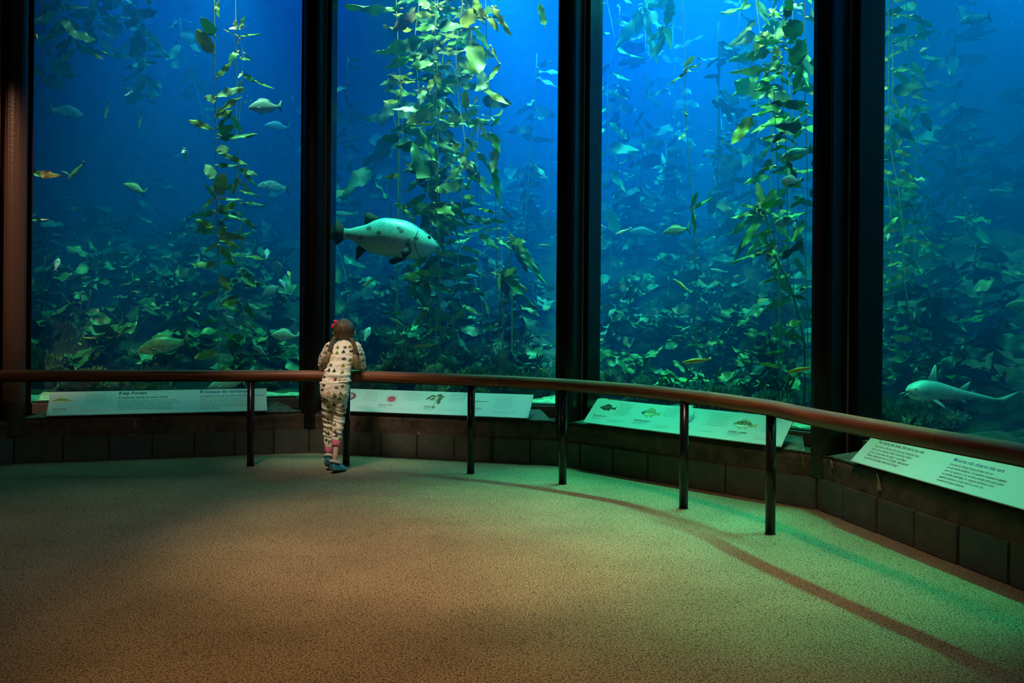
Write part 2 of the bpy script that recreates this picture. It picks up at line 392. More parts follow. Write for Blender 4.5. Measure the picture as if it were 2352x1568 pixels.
# ---- windows
for j in range(0, NP - 1):
    num = j if j else 5
    if j == NP - 2: num = 6
    w_ = empty('window_%d' % (num), pp(j, plen(j) / 2, G, 0.475))
    tag(w_, {1: 'tall aquarium window next to the brown lit pillar', 2: 'tall aquarium window the child is looking through', 3: 'tall aquarium window between the second and third dark pillars',
             4: 'tall aquarium window with the shark behind it'}.get(j, 'tall aquarium window beyond the ones in view'), 'window', kind='structure')
    o_ = -Vector(w_.location)
    mb = MB(); a, b, c, d = off(j, G), off(j + 1, G), off(j + 1, G + .06), off(j, G + .06)
    t = tang(j) * .1
    mb.prism([a + t, b - t, c - t, d + t], .47, TOP); x = mb.build('pane', M['glass'], w_); x.location = o_
    mb = MB()
    a, b, c, d = off(j, .285), off(j + 1, .285), off(j + 1, G + .08), off(j, G + .08); mb.prism([a, b, c, d], .38, .474)
    x = mb.build('bottom_frame', M['frame'], w_, bevel=.004); x.location = o_
    mb = MB(); L = plen(j)
    mb.prism([pp(j, .1, G - .02, 0), pp(j, L - .1, G - .02, 0), pp(j, L - .1, G + .09, 0), pp(j, .1, G + .09, 0)], .474, .486)
    x = mb.build('gasket', M['gasket'], w_); x.location = o_
# header above the glass
mb = MB()
for j in range(NP - 1):
    mb.prism([off(j, .1), off(j + 1, .1), off(j + 1, .5), off(j, .5)], TOP - .02, TOP + .6)
tag(mb.build('trim_1', M['dark']), 'dark beam over the windows', 'beam', kind='structure')

# ---- pillars
PL = ['dark brown steel pillar lit orange at the near edge of the first window', 'dark steel pillar directly behind the child', 'dark steel pillar between the second and third windows',
      'widest dark steel pillar with a teal lit side face', 'dark steel pillar after the last window']
for i in range(1, NP - 1):
    _, m = corner_dirs(i); t = Vector((m.y, -m.x, 0))
    root = empty('trim_%d' % (i + 1), (PB[i].x, PB[i].y, BH)); tag(root, PL[i - 1], 'pillar', kind='structure')
    def q(s, d): return PB[i] + t * s + m * d
    def bl(mb, name, mm, bev=0):
        x = mb.build(name, mm, root, bevel=bev); x.location = -Vector(root.location); return x
    body = M['postpaint'] if i == 1 else M['black']  # lack of light put into colour: posts outside the warm spot go black
    r = .085
    poly = [q(-r, .2), q(-r, .03), q(-r + .03, .0), q(-.02, -.006), q(.02, -.006), q(r - .03, .0), q(r, .03), q(r, .2)]
    mb = MB(); mb.prism(poly, BH + .001, TOP); bl(mb, 'post', body, .008)
    for sx in (-1, 1):
        mb = MB(); mb.prism([q(sx * (r + .002), .185), q(sx * (r + .012), .185), q(sx * (r + .012), .2), q(sx * (r + .002), .2)], .37, TOP); bl(mb, 'side_strip', M['frame'])
    mb = MB(); hw = .14 if i < 4 else .16
    mb.prism([q(-hw, .2), q(hw, .2), q(hw * 1.12, .43), q(-hw * 1.12, .43)], .372, TOP); bl(mb, 'frame_box', M['black'] if i != 1 else M['black'], .006)
    for sx in (-1, 1):
        mb = MB(); mb.prism([q(sx * hw * .62, .192), q(sx * hw * .56, .186), q(sx * hw * .50, .192), q(sx * hw * .5, .201), q(sx * hw * .62, .201)], .378, TOP)
        bl(mb, 'bead', M['black'])
# wall face beyond the first pillar: an orange lit timber reveal
mb = MB(); j = 0
mb.hexa([pp(0, plen(0) - .5, .05, .376), pp(0, plen(0) - .11, .05, .376), pp(0, plen(0) - .11, .3, .376), pp(0, plen(0) - .5, .3, .376),
         pp(0, plen(0) - .5, .05, TOP), pp(0, plen(0) - .11, .05, TOP), pp(0, plen(0) - .11, .3, TOP), pp(0, plen(0) - .5, .3, TOP)])
x = mb.build('trim_7', M['woodwall']); tag(x, 'orange brown timber panel at the edge of the first pillar', 'panel', kind='structure')

# ---- handrail
rz = .758; RR = .047
rp = [(-5.2, 7.25), (-4.14, 7.50), (-3.2, 7.63), (-2.18, 7.735), (-1.386, 7.755), (-.9, 7.66), (-.324, 7.46), (.05, 7.29), (.398, 7.075), (.81, 6.73), (1.0, 6.53), (1.171, 6.262), (1.32, 6.03), (1.45, 5.77), (1.562, 5.53), (1.66, 5.13), (1.83, 4.6), (1.995, 4.13), (2.12, 3.77), (2.3, 3.1), (2.32, 2.2)]
root = empty('handrail', (rp[8][0], rp[8][1], 0)); tag(root, 'curved round wooden handrail on black steel posts in front of the windows', 'railing')
bpy.context.view_layer.update()
path = smooth_path([(a, b, rz) for a, b in rp], 5)
full = MB(); NR = 20; full.tube(path, RR, NR, caps=False)
cut = [0, 13, 33, 60, 84, len(path) - 1]
M['wood2'] = M['wood'].copy(); M['wood2'].name = 'darker_handrail_wood'
for n_2 in M['wood2'].node_tree.nodes:
    if n_2.type == 'VALTORGB': n_2.color_ramp.elements[0].color = (.07, .014, .006, 1); n_2.color_ramp.elements[1].color = (.21, .060, .022, 1)
for k in range(len(cut) - 1):
    mb = MB(); i0, i1 = cut[k], cut[k + 1]; nn = i1 - i0
    mb.add(full.v[i0 * NR:(i1 + 1) * NR], [(i * NR + q, i * NR + (q + 1) % NR, (i + 1) * NR + (q + 1) % NR, (i + 1) * NR + q) for i in range(nn) for q in range(NR)])
    x = mb.build('rail', M['wood'] if k % 2 else M['wood2'], root, smooth=True); x.location = -Vector(root.location)
mb = MB(); mb.tube([p - Vector((0, 0, RR - .001)) for p in path], (.016, .005), 6); x = mb.build('rail_bracket', M['black'], root); x.location = -Vector(root.location)
for (u, v) in ((575, 1070), (795, 1070), (1081, 1087), (1292, 1111), (1570, 1167), (1769, 1226)):
    p = fl(u, v)
    mb = MB(); mb.tube([(p.x, p.y, 0), (p.x, p.y, rz - RR + .008)], .030, 16)
    x = mb.build('post', M['black'], root, smooth=False); x.location = -Vector(root.location)
    for f in x.data.polygons: f.use_smooth = len(f.vertices) == 4
    mb = MB(); mb.tube([(p.x, p.y, 0), (p.x, p.y, .006)], .034, 16); x = mb.build('floor_collar', M['gasket'], root); x.location = -Vector(root.location)
for (px_, py_) in ((-4.4, 7.46), (2.33, 2.6)):
    mb = MB(); mb.tube([(px_, py_, 0), (px_, py_, rz - RR + .008)], .030, 16); x = mb.build('post', M['black'], root, smooth=True); x.location = -Vector(root.location)
# ================================================================ THE TANK
OUT = [(3.6, -1.5), (8.5, 0.0), (9.5, 5.5), (8.0, 11.0), (4.0, 14.2), (0.0, 14.8), (-5.0, 14.0), (-9.0, 11.5), (-9.5, 6.5)]
FB = 0.33
poly = [tuple(off(i, G + .065)[:2]) for i in range(NP)] + OUT
mb = MB(); mb.prism(poly, FB, WZ)
wat = mb.build('water', M['water']); tag(wat, 'blue sea water filling the kelp tank', 'water', kind='structure')
bm = bmesh.new(); bm.from_mesh(wat.data); bmesh.ops.recalc_face_normals(bm, faces=bm.faces); bmesh.ops.triangulate(bm, faces=bm.faces); bm.to_mesh(wat.data); bm.free()

def depth_of(x, y):
    """distance behind the glass"""
    best = 1e9; p = Vector((x, y, 0))
    for j in range(NP - 1):
        a = PB[j]; t = tang(j); s = max(0, min(plen(j), (p - a).dot(t))); q = a + t * s
        dd = (p - q).length
        if dd < best: best = dd; sd = (p - a).dot(norm_out(j))
    return best - G if sd > 0 else -best
def bed(x, y):
    d = depth_of(x, y)
    if d < 0: return .40
    r = min(1, max(0, (d - .35) / 3.4)); r = r * r * (3 - 2 * r)
    n = noise.fractal(Vector((x * .9, y * .9, 3.3)), 1.0, 2.0, 5)
    k = min(1, max(0, (d - .15) / .8))
    z = .485 + 1.6 * r + k * (.20 * n + .06 + .10 * abs(noise.noise(Vector((x * 3.1, y * 3.1, 1)))))
    return max(.45, z)
xs = [-8.8 + .11 * i for i in range(160)]; ys = [1.0 + .11 * i for i in range(122)]
vs = []; idx = {}
for iy, y in enumerate(ys):
    for ix, x in enumerate(xs):
        if depth_of(x, y) > -.02: idx[(ix, iy)] = len(vs); vs.append((x, y, bed(x, y)))
fs = []; fm = []
for (ix, iy), a in idx.items():
    q = [(ix, iy), (ix + 1, iy), (ix + 1, iy + 1), (ix, iy + 1)]
    if all(k in idx for k in q):
        fs.append(tuple(idx[k] for k in q)); c = vs[a]; fm.append(0 if depth_of(c[0], c[1]) < .30 else (2 if noise.noise(Vector((c[0] * 1.3, c[1] * 1.3, 7))) > .22 else 1))
sb = obj('seabed', vs, fs, [M['sand'], M['rock'], M['pink']], smooth=True, fmat=fm); tag(sb, 'rocky floor of the kelp tank with pale gravel along the glass', 'seabed', kind='structure')
mb = MB(); strip(mb, [(G + .02, .2), (G + .1, .486), (G + .3, .49)]); tag(mb.build('trim_8', M['sand']), 'gravel edge inside the glass', 'edge', kind='structure')
# rock wall around the tank
vs = []; fs = []; pts = []
for a, b in zip(OUT[:-1], OUT[1:]):
    n = max(2, int(math.hypot(b[0] - a[0], b[1] - a[1]) / .25))
    for k in range(n): pts.append((a[0] + (b[0] - a[0]) * k / n, a[1] + (b[1] - a[1]) * k / n))
pts.append(OUT[-1]); nz = 26
for i, (x, y) in enumerate(pts):
    c = Vector((x, y, 0)) - Vector((-.5, 8, 0)); c.normalize()
    for k in range(nz + 1):
        z = .3 + 5.6 * k / nz
        dd = .8 * noise.fractal(Vector((x * .5, y * .5, z * .5)), 1.0, 2.0, 5) - .35 - max(0, 2.4 - z) * .35
        vs.append((x + c.x * dd, y + c.y * dd, z))
for i in range(len(pts) - 1):
    for k in range(nz): a = i * (nz + 1) + k; fs.append((a, a + nz + 1, a + nz + 2, a + 1))
rw = obj('wall_reef', vs, fs, M['rock'], smooth=True); tag(rw, 'dark rock wall at the back of the kelp tank', 'rock wall', kind='structure')
# ================================================================ KELP
def m_kelp(name, lo, hi, trans=0.45, pale=0.0):
    m = bpy.data.materials.new(name); m.use_nodes = True; nt = m.node_tree; nt.nodes.clear()
    o = nt.nodes.new('ShaderNodeOutputMaterial'); oi = nt.nodes.new('ShaderNodeObjectInfo'); tc = nt.nodes.new('ShaderNodeTexCoord')
    n = node(nt, 'ShaderNodeTexNoise', Scale=9.0, Detail=4.0); nt.links.new(tc.outputs['Object'], n.inputs['Vector'])
    f = math_(nt, 'ADD', math_(nt, 'MULTIPLY', oi.outputs['Random'], .75), math_(nt, 'MULTIPLY', math_(nt, 'SUBTRACT', n.outputs['Fac'], .35), .7), clamp=True)
    c = mixc(nt, f, lo, hi)
    # fine mottling of the blade
    v = node(nt, 'ShaderNodeTexNoise', Scale=60.0, Detail=2.0); nt.links.new(tc.outputs['Object'], v.inputs['Vector'])
    c = mixc(nt, math_(nt, 'MULTIPLY', math_(nt, 'GREATER_THAN', v.outputs['Fac'], .62), .35), c, tuple(min(1, x * 1.8 + .05) for x in hi))
    d = nt.nodes.new('ShaderNodeBsdfDiffuse'); t = nt.nodes.new('ShaderNodeBsdfTranslucent'); g = nt.nodes.new('ShaderNodeBsdfGlossy'); g.inputs['Roughness'].default_value = .4
    g.inputs[0].default_value = (.8, .9, .8, 1)
    nt.links.new(c, d.inputs[0]); nt.links.new(c, t.inputs[0])
    a = nt.nodes.new('ShaderNodeMixShader'); a.inputs[0].default_value = trans; nt.links.new(d.outputs[0], a.inputs[1]); nt.links.new(t.outputs[0], a.inputs[2])
    b = nt.nodes.new('ShaderNodeMixShader'); b.inputs[0].default_value = .06; nt.links.new(a.outputs[0], b.inputs[1]); nt.links.new(g.outputs[0], b.inputs[2])
    nt.links.new(b.outputs[0], o.inputs['Surface']); return m
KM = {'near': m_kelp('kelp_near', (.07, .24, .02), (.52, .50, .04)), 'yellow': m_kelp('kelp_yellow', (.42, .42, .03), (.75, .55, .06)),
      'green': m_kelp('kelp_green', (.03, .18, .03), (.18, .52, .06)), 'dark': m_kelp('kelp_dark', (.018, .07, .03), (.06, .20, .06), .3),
      'pale': m_kelp('kelp_pale', (.45, .55, .35), (.75, .75, .5), .3), 'mid': m_kelp('kelp_mid_dimmed', (.015, .07, .025), (.07, .22, .06), .35), 'brown': m_kelp('kelp_brown', (.08, .07, .02), (.28, .20, .05), .3)}  # mid: murk over the reef put into a darker blade green
M['stipe'] = mat('kelp_stipe', (.32, .36, .07), .5, var=.4, vscale=20); M['stipe_dark'] = mat('dark_kelp_stipe', (.05, .07, .035), .6)
M['float'] = mat('kelp_float', (.62, .42, .10), .35)

def blade_mesh(seed, mk, wid=.30, curl=.25, ruff=.05, nx=12, ny=4, torn=0.0):
    """a blade 1 unit long along +x, its base at the origin, ruffled edges, drooping tip; it has thickness at the midrib"""
    r = random.Random(seed); ph = r.uniform(0, 6.3); fr = r.uniform(9, 15); cb = r.uniform(-1, 1) * curl; tw = r.uniform(-1.2, 1.2)
    sh = r.uniform(.35, .6); vs = []; fs = []; bend = r.uniform(-.12, .12)
    for side in (1, -1):
        for i in range(nx + 1):
            t = i / nx
            wv = wid * .5 * (min(1, (t / .14)) ** .7) * (1 - max(0, (t - sh) / (1 - sh)) ** 2.2 * .93)
            for k in range(ny + 1):
                s = (k / ny) * 2 - 1
                edge = abs(s) ** 2
                y = s * wv * (1 - .12 * edge * math.sin(t * fr * 2.2 + ph * 2 + s)) + bend * t * t
                if torn and edge > .9: y -= s * wv * torn * (.5 + .5 * noise.noise(Vector((t * 14, s, seed))))
                z = ruff * edge * math.sin(t * fr + ph + s * 1.3) + cb * t * t + .25 * wid * (s * s) * (.5 - t)
                an = tw * t * .8; y2 = y * math.cos(an); z2 = z + y * math.sin(an)
                z2 += side * .006 * (1 - s * s)
                vs.append((t * (1 - .12 * abs(cb) * t), y2, z2))
    nv = (nx + 1) * (ny + 1)
    for sd in (0, 1):
        for i in range(nx):
            for k in range(ny):
                a = sd * nv + i * (ny + 1) + k; q = (a, a + ny + 1, a + ny + 2, a + 1); fs.append(q if sd == 0 else q[::-1])
    return mesh_from('blade', vs, fs, KM[mk], True)
BL = {}
for mk in KM:
    BL[mk] = [blade_mesh(100 + k * 7 + len(mk) * 31, mk, wid=RN.choice([.24, .3, .36, .42]), torn=RN.choice([0, 0, .5, .8])) for k in range(8)]
    BL[mk + '_wide'] = [blade_mesh(900 + k * 5 + len(mk) * 13, mk, wid=RN.choice([.5, .6, .75]), ruff=.07, torn=RN.choice([0, .4])) for k in range(6)]
    BL[mk + '_strap'] = [blade_mesh(500 + k * 5 + len(mk) * 17, mk, wid=RN.choice([.10, .14]), curl=.5, ruff=.03) for k in range(5)]

def rotm(x, up):
    x = x.normalized(); z = (up - x * up.dot(x))
    if z.length < 1e-4: z = Vector((0.3, 1, 0.2)) - x * x.dot(Vector((0.3, 1, .2)))
    z.normalize(); y = z.cross(x); return Matrix((x, y, z)).transposed().to_4x4()
def put_blade(root, mk, base, d, length, face=None, widen=1.0):
    """base and d are world space; the root has no rotation"""
    o = bpy.data.objects.new('blade', RN.choice(BL[mk])); C.objects.link(o); o.parent = root
    up = face if face is not None else Vector((RN.uniform(-1, 1), -1.0 + RN.uniform(-.3, .8), RN.uniform(-.6, .9)))
    m = rotm(d, up); m.translation = Vector(base) - root.location
    o.matrix_local = m @ Matrix.Diagonal((length, length * widen, length, 1)); return o
def stem(root, pts, r0=.006, m_=None, floats=0, name='stipe', fs=.011):
    mb = MB(); L = [Vector(p) - root.location for p in pts]; r0 = r0 * .7
    mb.tube(L, [r0] * len(L) if not isinstance(r0, list) else r0, 6)
    mb.build(name, m_ or M['stipe'], root, smooth=True)
def float_at(root, p, d, r=.011):
    mb = MB(); p = Vector(p) - root.location; d = d.normalized()
    mb.tube([p, p + d * r * .5, p + d * r * 1.6, p + d * r * 2.8, p + d * r * 3.6], [.002, r * .6, r, r * .75, .002], 7)
    return mb.build('air_bladder', M['float'], root, smooth=True)
def pt_on(pts, t):
    n = len(pts) - 1; f = t * n; i = min(int(f), n - 1); return pts[i].lerp(pts[i + 1], f - i)
def kelp(j, px, d, label, nb=20, size=(.22, .34), mks=('near', 'green'), group=None, t0=0., t1=1., r0=.006, wob=.02, nf=0, down=.35, place=None, hand=(), m_=None, name='giant_kelp', sk=(), sway=.05, to_bed=True):
    """a kelp plant behind window j: stem through pixels px (top first), d metres behind the glass; hand = blades placed one by one"""
    P = [wp(j, u, v, d) for u, v in px]
    if to_bed:
        q = P[-1]; zb = bed(q.x, q.y)
        if q.z > zb + .15: P.append(Vector((q.x + .05, q.y + .03, zb - .03)))
    P = smooth_path(P, 5)
    P = [p + Vector((noise.noise(p * 1.7), noise.noise(p * 1.7 + Vector((9, 0, 0))), 0)) * wob for p in P]
    base = P[-1]; root = empty(name, base); tag(root, label, 'kelp', group)
    stem(root, P, r0, m_)
    for k in range(nb):
        t = t0 + (t1 - t0) * (k + RN.uniform(-.3, .3)) / max(1, nb - 1); t = min(1, max(0, t)); p = pt_on(P, t)
        sd = 1 if k % 2 else -1
        dr = Vector((sd * RN.uniform(.5, 1), RN.uniform(-.5, .5), RN.uniform(-down - .25, .55 - down)))
        if RN.random() < .25: dr.z -= .9
        ln = RN.uniform(*size); dr.normalize()
        put_blade(root, RN.choice(mks), p + dr * .03, dr, ln)
        if k < nf: float_at(root, p, dr)
    for (u0, v0, u1, v1, wpx, mk) in hand:
        a = wp(j, u0, v0, d - .02); b = wp(j, u1, v1, d - RN.uniform(.02, .12)); L = (b - a).length
        o = put_blade(root, mk, a, b - a, L, Vector((RN.uniform(-.3, .3), -1, RN.uniform(.0, .5))), 1.0)
        wd = px2m(a, wpx) / L / (.62 if 'wide' in mk else .33) ; o.scale = (L, L * min(2.2, wd), L)
        float_at(root, pt_on(P, 0) if False else a - (b - a).normalized() * .03, b - a)
    return root

# ---- first window: the two tall plants
kelp(1, [(493, -60), (493, 60), (494, 150), (495, 300), (496, 420), (500, 520), (502, 650), (503, 860)], .45,
     'tall giant kelp with a yellow blade pointing left in the first window', nb=16, size=(.16, .26), mks=('near', 'green'), t0=.62, t1=.98, nf=8, r0=.007, wob=.006,
     hand=((492, 80, 462, 37, 22, 'green'), (488, 120, 448, 68, 26, 'near'), (500, 176, 534, 140, 24, 'near'), (498, 223, 556, 193, 14, 'pale'), (500, 260, 548, 214, 22, 'near'),
           (484, 295, 433, 273, 20, 'yellow'), (498, 268, 536, 252, 26, 'near'), (502, 292, 536, 258, 24, 'green'), (504, 318, 592, 312, 26, 'green'), (502, 308, 540, 284, 30, 'green'),
           (501, 348, 575, 382, 22, 'near'), (500, 380, 556, 380, 14, 'green'), (492, 408, 468, 378, 20, 'pale'), (496, 446, 522, 400, 30, 'near'), (492, 450, 466, 420, 12, 'green'), (500, 346, 524, 336, 18, 'pale'),
           (500, 455, 560, 462, 12, 'pale'), (496, 20, 506, 2, 12, 'green'), (499, 12, 503, 40, 12, 'near'), (503, 484, 552, 508, 18, 'green'), (500, 487, 545, 466, 14, 'near'), (488, 520, 446, 506, 14, 'near'),
           (505, 545, 540, 565, 20, 'near'), (504, 565, 545, 610, 22, 'green'), (500, 535, 520, 520, 16, 'near'), (494, 230, 472, 222, 22, 'pale')))
kelp(1, [(541, -60), (542, 60), (543, 160), (545, 300), (549, 400), (551, 480), (553, 600), (556, 700), (560, 850)], .62,
     'thinner giant kelp hanging just right of the one with the yellow blade', nb=24, size=(.12, .24), mks=('green', 'dark', 'near'), t0=.5, t1=.99, nf=6, r0=.0055, wob=.008,
     hand=((542, 62, 540, 46, 18, 'yellow'), (543, 64, 526, 66, 8, 'pale'), (546, 66, 566, 60, 8, 'pale'), (552, 60, 562, 36, 14, 'green'), (548, 84, 600, 76, 8, 'green'), (540, 80, 512, 68, 6, 'pale'),
           (556, 168, 548, 180, 16, 'pale'), (560, 172, 590, 186, 16, 'green'), (590, 188, 640, 210, 9, 'green'), (545, 120, 524, 140, 16, 'green'), (555, 134, 580, 142, 9, 'green'),
           (550, 384, 588, 430, 12, 'green'), (556, 390, 592, 402, 14, 'pale'), (552, 300, 535, 262, 20, 'green'), (556, 620, 590, 650, 16, 'green'), (558, 700, 590, 730, 18, 'green')))
kelp(1, [(552, 84), (556, 120), (555, 190), (552, 250), (551, 300)], .60, 'short kelp strand twisted beside the thinner giant kelp', nb=5, size=(.08, .14), mks=('green', 'pale'), nf=3, r0=.004, wob=.03, to_bed=False)

# drifting blades at the left edge of the first window
def loose(j, u0, v0, u1, v1, wpx, d, mk, label, group=None, strap=False):
    a = wp(j, u0, v0, d); b = wp(j, u1, v1, d); L = (b - a).length; root = empty('kelp_blade', a); tag(root, label, 'kelp', group)
    o = put_blade(root, mk, a, b - a, L, Vector((RN.uniform(-.3, .3), -1, .3)), 1); o.scale = (L, L * min(2.5, px2m(a, wpx) / L / .33), L)
    mb = MB(); mb.tube([Vector((0, 0, 0)), -(b - a) * .12 + Vector((0, 0, .01)), -(b - a) * .3 + Vector((0, 0, .03))], [.004, .004, .003], 5); mb.build('stipe', M['stipe'], root, smooth=True)
    return root
loose(1, 58, 45, 90, 96, 18, .2, 'brown', 'yellow brown kelp blade at the upper edge of the first pillar')
loose(1, 74, 396, 143, 410, 26, .2, 'brown', 'mottled brown kelp blade pointing right beside the first pillar')
loose(1, 62, 506, 114, 504, 10, .25, 'pale', 'narrow pale kelp blade low beside the first pillar')
loose(2, 1250, 60, 1240, 6, 22, .5, 'green', 'green kelp blade at the top beside the second pillar')
loose(2, 1240, 846, 1256, 850, 6, .4, 'yellow', 'tiny yellow kelp scrap beside the handrail and second pillar')
loose(2, 948, 797, 1004, 790, 5, .45, 'yellow', 'thin bright yellow kelp strap above the handrail', strap=True)
loose(2, 1035, 742, 1074, 702, 8, .6, 'near', 'narrow green kelp blade rising to a point above the reef')

# top left canopy of the first window
for k, (pts, d, nb) in enumerate([([(120, -40), (150, 40), (170, 110)], 1.3, 12), ([(230, -40), (220, 40), (240, 90)], 2.0, 14), ([(330, -40), (310, 30), (330, 110), (345, 190)], 2.2, 16), ([(90, -40), (105, 60), (100, 180)], 2.2, 9), ([(410, 40), (430, 150), (460, 290)], 3.0, 12), ([(270, -20), (300, 120), (340, 220)], 2.6, 12)]):
    kelp(1, pts, d, 'dim kelp fronds hanging in the upper left of the first window', nb=int(nb * 1.7), size=(.14, .3), mks=('green', 'mid', 'near') if k == 0 else ('dark', 'mid', 'dark_wide'), r0=.006, wob=.12, to_bed=False, group='hanging kelp fronds in the first window', down=.5)

# ---- second window: the dense column
W2 = [([(905, -50), (915, 120), (922, 250), (925, 350), (925, 480)], .55, 12, ('green', 'near'), (.14, .26), 'thin pale kelp strand on the left side of the dense kelp column'),
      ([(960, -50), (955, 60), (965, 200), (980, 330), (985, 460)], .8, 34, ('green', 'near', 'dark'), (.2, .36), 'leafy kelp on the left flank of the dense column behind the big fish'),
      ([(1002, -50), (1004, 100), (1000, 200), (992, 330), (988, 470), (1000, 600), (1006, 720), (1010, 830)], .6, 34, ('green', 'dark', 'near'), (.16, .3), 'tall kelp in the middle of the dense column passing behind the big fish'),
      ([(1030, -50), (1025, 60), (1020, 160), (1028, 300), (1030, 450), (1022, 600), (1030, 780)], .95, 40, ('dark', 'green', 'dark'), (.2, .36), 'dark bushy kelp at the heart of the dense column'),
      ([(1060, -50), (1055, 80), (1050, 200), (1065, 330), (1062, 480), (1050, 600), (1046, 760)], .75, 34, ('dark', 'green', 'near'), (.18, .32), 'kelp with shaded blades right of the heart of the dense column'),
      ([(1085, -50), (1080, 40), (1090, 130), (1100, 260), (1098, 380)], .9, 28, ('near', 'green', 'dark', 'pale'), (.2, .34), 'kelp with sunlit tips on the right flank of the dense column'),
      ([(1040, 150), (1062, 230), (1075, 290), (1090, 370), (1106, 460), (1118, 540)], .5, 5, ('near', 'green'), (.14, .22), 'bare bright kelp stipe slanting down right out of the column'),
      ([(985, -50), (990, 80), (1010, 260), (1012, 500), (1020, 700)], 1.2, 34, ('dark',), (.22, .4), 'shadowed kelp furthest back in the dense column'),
      ([(1040, 330), (1034, 400), (1036, 520), (1040, 650), (1042, 790)], .7, 14, ('green', 'near'), (.12, .22), 'low slender kelp under the dense column'),
      ([(1150, 420), (1152, 560), (1156, 700), (1160, 840)], 1.1, 8, ('green', 'dark'), (.12, .2), 'faint upright kelp strand near the second pillar')]
for px, d, nb, mks, sz, lab in W2:
    kelp(2, px, d, lab, nb=int(nb * 1.4) if nb > 20 else nb, size=sz, mks=mks, nf=4, r0=.006, wob=.05 if nb > 20 else .015)
kelp(2, [(1112, -50), (1115, 0), (1118, 100), (1125, 250), (1133, 360), (1138, 480), (1140, 590)], .38, 'lone pale kelp stipe with yellow blades right of the dense column', nb=4, size=(.14, .2), mks=('green',), nf=4, t0=.7, r0=.005, wob=.004,
     hand=((1132, 18, 1168, 80, 26, 'yellow'), (1122, 40, 1148, 66, 14, 'yellow'), (1112, 40, 1086, 10, 30, 'yellow'), (1110, 50, 1092, -8, 30, 'near'), (1128, 108, 1148, 150, 10, 'brown'), (1146, 150, 1120, 190, 12, 'near'),
           (1116, 206, 1166, 246, 22, 'yellow'), (1118, 190, 1094, 210, 18, 'pale'), (1132, 286, 1150, 265, 12, 'green'), (1128, 308, 1152, 350, 22, 'green'), (1140, 340, 1128, 400, 22, 'pale'), (1134, 380, 1146, 470, 18, 'green')))
# big hand placed blades on the column
kelp(2, [(1000, -40), (1000, 60), (1006, 160), (1002, 260), (1005, 340)], .45, 'foremost kelp of the dense column with long blades reaching left', nb=12, size=(.14, .24), mks=('green', 'near'), nf=5, r0=.006, wob=.02,
     hand=((920, 20, 802, 40, 18, 'green'), (962, 30, 895, 66, 20, 'brown'), (985, 20, 955, -10, 36, 'green'), (1000, 66, 955, 58, 32, 'green'), (972, 96, 888, 118, 24, 'green'), (958, 128, 882, 156, 16, 'green'),
           (978, 250, 902, 252, 16, 'pale'), (972, 202, 966, 240, 16, 'pale'), (965, 340, 908, 332, 24, 'near'), (990, 410, 938, 330, 50, 'dark_wide'), (1085, 100, 1104, 175, 40, 'near'), (1078, 90, 1095, 130, 14, 'yellow'),
           (1010, 60, 1066, 68, 24, 'dark'), (1062, 60, 1092, 10, 34, 'yellow'), (1070, 250, 1066, 205, 16, 'near'), (1062, 70, 1110, 60, 14, 'pale'), (1005, 372, 960, 300, 22, 'green'), (1098, 275, 1120, 320, 10, 'pale'), (1010, 255, 1030, 240, 14, 'pale'),
           (1054, 360, 1088, 390, 16, 'pale'), (1000, 470, 970, 490, 26, 'near'), (1000, 468, 1042, 500, 30, 'near'), (1040, 470, 1075, 510, 20, 'green'), (930, 476, 905, 470, 14, 'green')))
def fan(j, u, v, d, label, blades, mk='near', trunk=None, group=None, name='palm_kelp', tm=None, rooted=True):
    c = wp(j, u, v, d); root = empty(name, c); tag(root, label, 'kelp', group)
    pts = [wp(j, a, b, d) for a, b in (trunk or [(u, v), (u + 3, v + 160)])]; q = pts[-1]; zb = bed(q.x, q.y)
    if q.z > zb and rooted: pts.append(Vector((q.x, q.y, zb - .02)))
    stem(root, smooth_path(pts, 4), .008 if not trunk else .012, tm or M['stipe'])
    for (du, dv, wpx, mk2) in blades:
        b = wp(j, u + du, v + dv, d - RN.uniform(.0, .12)); L = (b - c).length
        o = put_blade(root, mk2 or mk, c + (b - c) * .05, b - c, L, Vector((RN.uniform(-.4, .4), -1, .5)), 1); o.scale = (L, L * min(2.5, px2m(c, wpx) / L / (.62 if 'wide' in (mk2 or mk) else .33)), L)
    mb = MB()
    for k in range(6):
        a = 6.28 * k / 6; r = .05; L_ = [Vector((0, 0, 0)), Vector((math.cos(a) * r, -.02, math.sin(a) * r)), Vector((math.cos(a + .6) * r * 1.5, -.04, math.sin(a + .6) * r * 1.3))]
        mb.tube(smooth_path(L_, 3), .005, 5)
    mb.build('branchlets', M['float'], root, smooth=True); return root
fan(2, 1176, 556, .7, 'palm kelp with a long strap falling to the right beside the second pillar', [(-4, -22, 14, 'yellow'), (24, -6, 26, 'near'), (-28, 8, 14, 'green'), (50, 42, 30, 'green'), (78, 96, 22, 'green'), (40, 60, 26, 'dark'), (30, 20, 26, 'near'), (62, 70, 26, 'green')], trunk=[(1176, 556), (1172, 610), (1176, 700)])
fan(2, 1150, 632, .6, 'palm kelp with arching blades just above the reef', [(40, -14, 18, 'near'), (44, 4, 18, 'green'), (-24, -10, 8, 'near'), (30, 22, 16, 'green'), (58, 34, 18, 'near'), (-10, 30, 18, 'green'), (82, 82, 14, 'green'), (20, 50, 20, 'dark')], trunk=[(1150, 632), (1153, 700), (1156, 800)])
fan(2, 968, 640, .8, 'palm kelp under the belly of the big fish', [(-40, -6, 20, 'near'), (-10, 50, 34, 'near'), (14, -20, 14, 'near'), (-30, 40, 26, 'green'), (-52, 4, 14, 'green'), (6, 70, 30, 'dark')])
